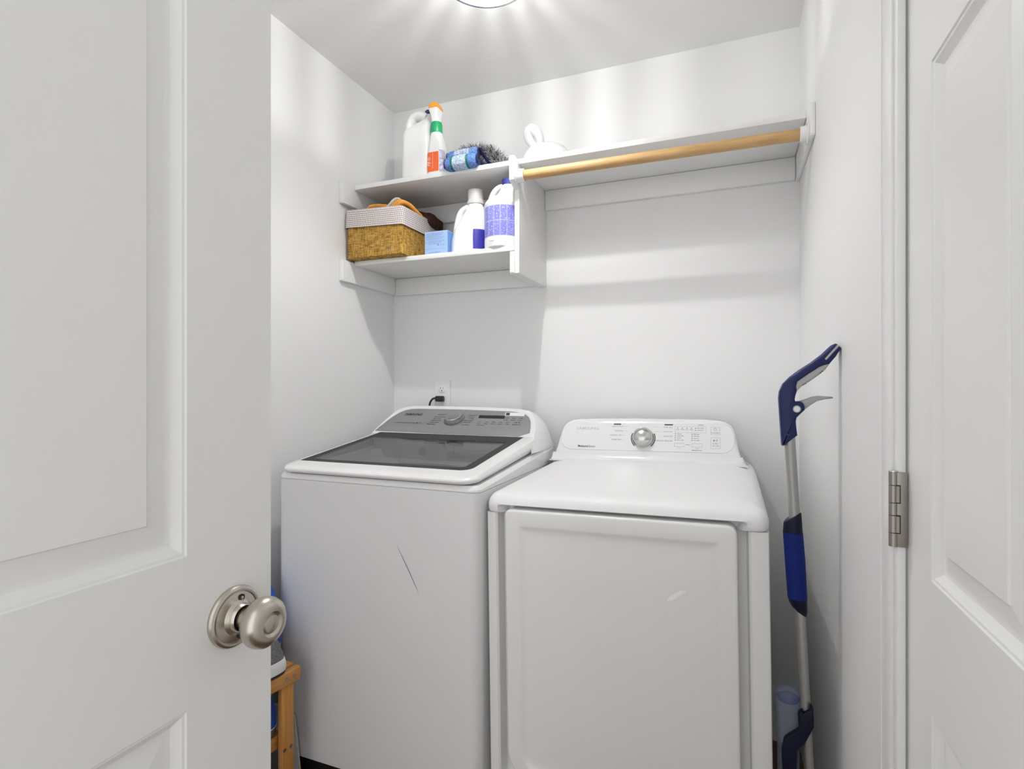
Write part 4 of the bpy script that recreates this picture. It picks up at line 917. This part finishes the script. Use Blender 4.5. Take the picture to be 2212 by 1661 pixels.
# ================================================================== spray mop leaning on the right wall
MY = 1.350
HANDLE = [(0.2079, 1.3116), (0.2109, 1.3105), (0.2151, 1.3065), (0.2187, 1.3016), (0.2086, 1.2839), (0.1968, 1.2684), (0.1876, 1.267), (0.1783, 1.2631), (0.1569, 1.2477), (0.1352, 1.2311), (0.1329, 1.2211), (0.1345, 1.2089), (0.1319, 1.1997), (0.1308, 1.192), (0.1322, 1.1872), (0.1406, 1.1883), (0.1467, 1.1846), (0.1499, 1.177), (0.1499, 1.1691), (0.142, 1.1609), (0.1345, 1.1523), (0.133, 1.1446), (0.1341, 1.1294), (0.1359, 1.1138), (0.1215, 1.1014), (0.1091, 1.0904), (0.1056, 1.0903), (0.1028, 1.1347), (0.0993, 1.1933), (0.1007, 1.2088), (0.1077, 1.2258), (0.1215, 1.2411), (0.142, 1.2578), (0.1623, 1.2719), (0.1836, 1.2897), (0.202, 1.3088)]
GRIP = [(0.1968, 1.2684), (0.1876, 1.267), (0.1783, 1.2631), (0.1569, 1.2477), (0.1352, 1.2311), (0.1329, 1.2211), (0.1345, 1.2089), (0.142, 1.2188), (0.1582, 1.2302), (0.1756, 1.2438), (0.1889, 1.2557)]
TRIG = [(0.1413, 1.1883), (0.1515, 1.1922), (0.1649, 1.1977), (0.1783, 1.2), (0.1968, 1.1986), (0.204, 1.198), (0.2042, 1.1948), (0.1889, 1.1926), (0.1743, 1.1887), (0.1609, 1.1787), (0.1499, 1.1691), (0.1488, 1.18)]
STRIP = [(0.2109, 1.3088), (0.2151, 1.3059), (0.1905, 1.2765), (0.1873, 1.2792)]
HOLD = [(0.163, 0.535), (0.1662, 0.5308), (0.1676, 0.4901), (0.1582, 0.4686), (0.1496, 0.4496), (0.1355, 0.4316), (0.1344, 0.3873), (0.134, 0.26), (0.105, 0.26), (0.107, 0.3802), (0.1048, 0.4191), (0.1103, 0.45), (0.1169, 0.4577), (0.1388, 0.4774), (0.1372, 0.5075), (0.1393, 0.5141), (0.1453, 0.5202), (0.1464, 0.5144), (0.1604, 0.5247)]
SCREWS = [(0.1135, 1.1811), (0.1176, 1.1148), (0.1477, 1.2242), (0.1512, 1.2262), (0.1799, 1.2493), (0.1832, 1.2525)]
mo = thing('spray_mop', (0.172, MY, 0.0), 'blue and silver spray mop with trigger handle leaning on the right wall', 'mop')
def fr_y(y): return (Vector((0, y, 0)), VX, VZ, Vector((0, -1, 0)))
hd = G().prism(HANDLE, fr_y(MY), -0.017, 0.017, 0.0045).make('handle', M['navy'], mo, 50)
G().prism(GRIP, fr_y(MY), -0.0155, 0.0155, 0.003).make('grip_insert', M['grey_plastic'], hd, 50)
G().prism(STRIP, fr_y(MY), -0.0178, 0.0178, 0.0008).make('trim_strip', M['alu'], hd, 40)
G().prism(TRIG, fr_y(MY), -0.009, 0.009, 0.0022).make('trigger', M['grey_plastic'], mo, 50)
G().lathe([(0.0, 0.0172), (0.0078, 0.0172), (0.0078, 0.0185), (0.0062, 0.0185), (0.0060, 0.0178)], (0.1345, MY, 1.1714), (0, -1, 0), 28).make('pivot_ring', M['alu'], hd, 40)
G().lathe([(0.0060, 0.0178), (0.0, 0.0181)], (0.1345, MY, 1.1714), (0, -1, 0), 24).make('pivot_cap', M['plastic'], hd, 40)
for i, (x, z) in enumerate(SCREWS):
    r = 0.0026 if i < 2 else 0.0011
    G().lathe([(0.0, 0.016), (r, 0.016), (r, 0.0176), (0.0, 0.0176)], (x, MY, z), (0, -1, 0), 14).make('screw_hole', M['black'], hd, 40)
G().tube([(0.1215, MY, 1.115), (0.1395, MY, 0.80)], 0.0112, 24).make('pole', M['alu'], mo, 60)
G().tube([(0.1405, MY, 0.78), (0.177, MY, 0.035)], 0.0102, 24).make('lower_pole', M['alu'], mo, 60)
def gl_loop(cx, cz, r, sl, n=28): return [(cx + r * math.cos(2 * PI * k / n), MY + r * math.sin(2 * PI * k / n), cz + sl * math.cos(2 * PI * k / n)) for k in range(n)]
G().loft([gl_loop(0.1270, 0.9345, 0.0150, 0.0105), gl_loop(0.1274, 0.931, 0.0178, 0.0115), gl_loop(0.1284, 0.9005, 0.0196, -0.0005)]).make('grip_collar', M['navy_dark'], mo, 50)
G().loft([gl_loop(0.1284, 0.9003, 0.0200, -0.0005), gl_loop(0.1325, 0.84, 0.0204, -0.0005), gl_loop(0.1372, 0.757, 0.0196, -0.0005)]).make('foam_grip', M['royal'], mo, 50)
G().loft([gl_loop(0.1372, 0.7568, 0.0194, -0.0005), gl_loop(0.1390, 0.738, 0.0180, -0.0085), gl_loop(0.1400, 0.729, 0.0150, -0.0105)]).make('grip_collar', M['navy_dark'], mo, 50)
G().prism(HOLD, fr_y(MY - 0.004), -0.002, 0.016, 0.003).make('bottle_holder', M['navy_dark'], mo, 50)
G().box(0.150, 0.205, MY - 0.16, MY + 0.20, 0.004, 0.034, 0.008).make('mop_head', M['navy'], mo, 40)
mb = thing('mop_bottle', (0.1225, 1.372, 0.20), 'clear plastic spray bottle with blue cap held on the mop', 'bottle')
G().lathe([(0.020, 0.20), (0.0225, 0.21), (0.0225, 0.40), (0.024, 0.46), (0.0285, 0.505), (0.0285, 0.525), (0.026, 0.540), (0.018, 0.5465), (0.0, 0.548)], (0.1215, 1.374, 0), VZ, 28, True, False).make('bottle_body', M['clear'], mb, 50)
G().lathe([(0.0, 0.515), (0.022, 0.518), (0.0235, 0.524), (0.016, 0.529), (0.0, 0.531)], (0.1215, 1.374, 0), VZ, 24, False, False).make('cap', M['liquid'], mb, 50)

# ================================================================== shoe rack and what stands on it
ra = math.radians(-9)
rk = thing('shoe_rack', (-1.15, 1.247, 0.0), 'honey-coloured wooden shoe rack beside the washer', 'rack')
def RK(x, y, z): return (-1.15 + x, 1.247 + y, z)     # local: x<=0 towards the wall, y<=0 towards the camera
def rbox(x0, x1, y0, y1, z0, z1, name, m, b=0.003):
    return G().box(-1.15 + x0, -1.15 + x1, 1.247 + y0, 1.247 + y1, z0, z1, b).make(name, m, rk, 40)
RL = -0.55
rbox(-0.022, 0.0, RL, 0, 0.377, 0.415, 'apron', M['bamboo_y'])
rbox(-0.222, -0.200, RL, 0, 0.377, 0.415, 'apron', M['bamboo_y'])
for i in range(3): rbox(-0.0825 - i * 0.058, -0.0245 - i * 0.058 - 0.003, RL + 0.002, -0.001, 0.398, 0.4155, 'slat', M['bamboo_y'], 0.002)
for y0 in (-0.060, RL + 0.025):
    for x0 in (-0.0265, -0.222):
        rbox(x0 + 0.004, x0 + 0.0225, y0, y0 + 0.040, 0.0, 0.3765, 'leg', M['bamboo_z'])
rbox(-0.050, -0.028, RL + 0.02, -0.02, 0.196, 0.232, 'shelf_rail', M['bamboo_y'])
rbox(-0.222, -0.200, RL + 0.02, -0.076, 0.196, 0.232, 'shelf_rail', M['bamboo_y'])
for i in range(2): rbox(-0.112 - i * 0.058, -0.054 - i * 0.058 - 0.003, RL + 0.022, -0.03, 0.222, 0.234, 'slat', M['bamboo_y'], 0.002)
for x, y, z in ((0.0, -0.047, 0.396), (0.0, -0.022, 0.396), (-0.004, -0.051, 0.198), (-0.004, -0.030, 0.199)):
    sc_ = G().lathe([(0.0, 0.0), (0.0052, 0.0), (0.0052, 0.0010), (0.0036, 0.0010), (0.0034, 0.0004), (0.0, 0.0004)], RK(x, y, z), VX, 18).make('screw', M['nickel_dark'], rk, 40)
rk.rotation_euler.z = ra

# sneaker on the rack, heel towards the washer
sh = thing('sneaker', (-1.196, 1.208, 0.4165), 'grey knit sneaker with a thick white sole on the shoe rack', 'shoe')
SX, SY = -1.190, 1.218
def foot(sc, z, dy=0.0, wf=1.0):
    out = []
    base = [(0.0, 0.0), (0.026, -0.008), (0.036, -0.032), (0.037, -0.075), (0.040, -0.14), (0.046, -0.20), (0.038, -0.255), (0.012, -0.282), (-0.016, -0.280), (-0.038, -0.25), (-0.044, -0.20), (-0.038, -0.14), (-0.036, -0.075), (-0.034, -0.032), (-0.024, -0.008)]
    P = smoothline(base + [base[0]], 4)[:-1]
    return [(SX + p.x * sc * wf, SY + (p.y + 0.14) * sc - 0.14 + dy, z) for p in P]
G().loft([foot(0.965, 0.4168), foot(0.985, 0.420), foot(0.985, 0.425)]).make('outsole', M['black'], sh, 50)
G().loft([foot(0.990, 0.4245), foot(1.005, 0.430), foot(1.0, 0.442), foot(0.975, 0.456), foot(0.955, 0.458)]).make('midsole', M['sole'], sh, 50)
up_ = G().loft([foot(0.955, 0.455), foot(0.94, 0.470, -0.001), foot(0.90, 0.490, -0.001, 0.92), foot(0.78, 0.510, 0.008, 0.85), foot(0.60, 0.530, 0.026, 0.9), foot(0.50, 0.548, 0.036, 0.9), foot(0.46, 0.546, 0.036, 0.85), foot(0.42, 0.505, 0.034, 0.85)]).make('upper', M['knit'], sh, 60)
G().box(SX + 0.014, SX + 0.024, SY - 0.034, SY - 0.016, 0.463, 0.476, 0.002).make('heel_tab', M['grey_plastic'], up_, 40)
G().box(SX + 0.015, SX + 0.021, SY - 0.050, SY - 0.030, 0.476, 0.505, 0.002).make('pull_strap', M['cap_grey'], up_, 40)
sh.rotation_euler.z = ra

def bag(name, cx, cy, z0, w, d, h, label, seedv, band):
    t = thing(name, (cx, cy, z0), label, 'bag', 'blue and grey bags by the shoe rack')
    rd = random.Random(seedv)
    def lp(z, s): return [(x + 0.004 * math.sin(5 * z / h + x * 60 + seedv), y + 0.003 * math.sin(y * 70 + z * 30), z) for x, y in rrect(cx - w / 2 * s, cx + w / 2 * s, cy - d / 2 * s, cy + d / 2 * s, min(w, d) * 0.32 * s, 6)]
    G().loft([lp(z0, 0.93), lp(z0 + 0.006, 0.98), lp(z0 + band, 1.0)]).make('bag_base', M['bag_grey'], t, 60)
    G().loft([lp(z0 + band, 1.004), lp(z0 + band + 0.0016, 1.012), lp(z0 + band + 0.0032, 1.004)], False, False).make('piping', M['sole'], t, 60)
    G().loft([lp(z0 + band + 0.002, 1.0), lp(z0 + h * 0.4, 1.0), lp(z0 + h * 0.62, 0.92), lp(z0 + h * 0.82, 0.76), lp(z0 + h * 0.95, 0.60), lp(z0 + h, 0.42)]).make('bag_body', M['bag'], t, 60)
    return t
bag('soft_bag', -1.312, 1.207, 0.4165, 0.150, 0.165, 0.240, 'blue soft bag with grey base standing behind the sneaker', 1, 0.034)
bag('soft_bag', -1.2645, 1.135, 0.2350, 0.140, 0.18, 0.138, 'blue soft bag under the rack top, on its lower shelf', 2, 0.022)
bag('soft_bag', -1.265, 1.120, 0.0, 0.140, 0.20, 0.185, 'blue soft bag on the floor under the lower rack shelf', 3, 0.030)

bd = thing('grey_board', (-1.20, 1.285, 0.0), 'thin grey board leaning between the shoe rack and the washer', 'board')
G().prism([(-1.33, 0.002), (-1.187, 0.002), (-1.195, 0.077), (-1.216, 0.226), (-1.24, 0.25), (-1.33, 0.25)], (Vector((0, 1.296, 0)), VX, VZ, Vector((0, -1, 0))), 0, 0.005, 0.001).make('panel', M['board'], bd, 40)
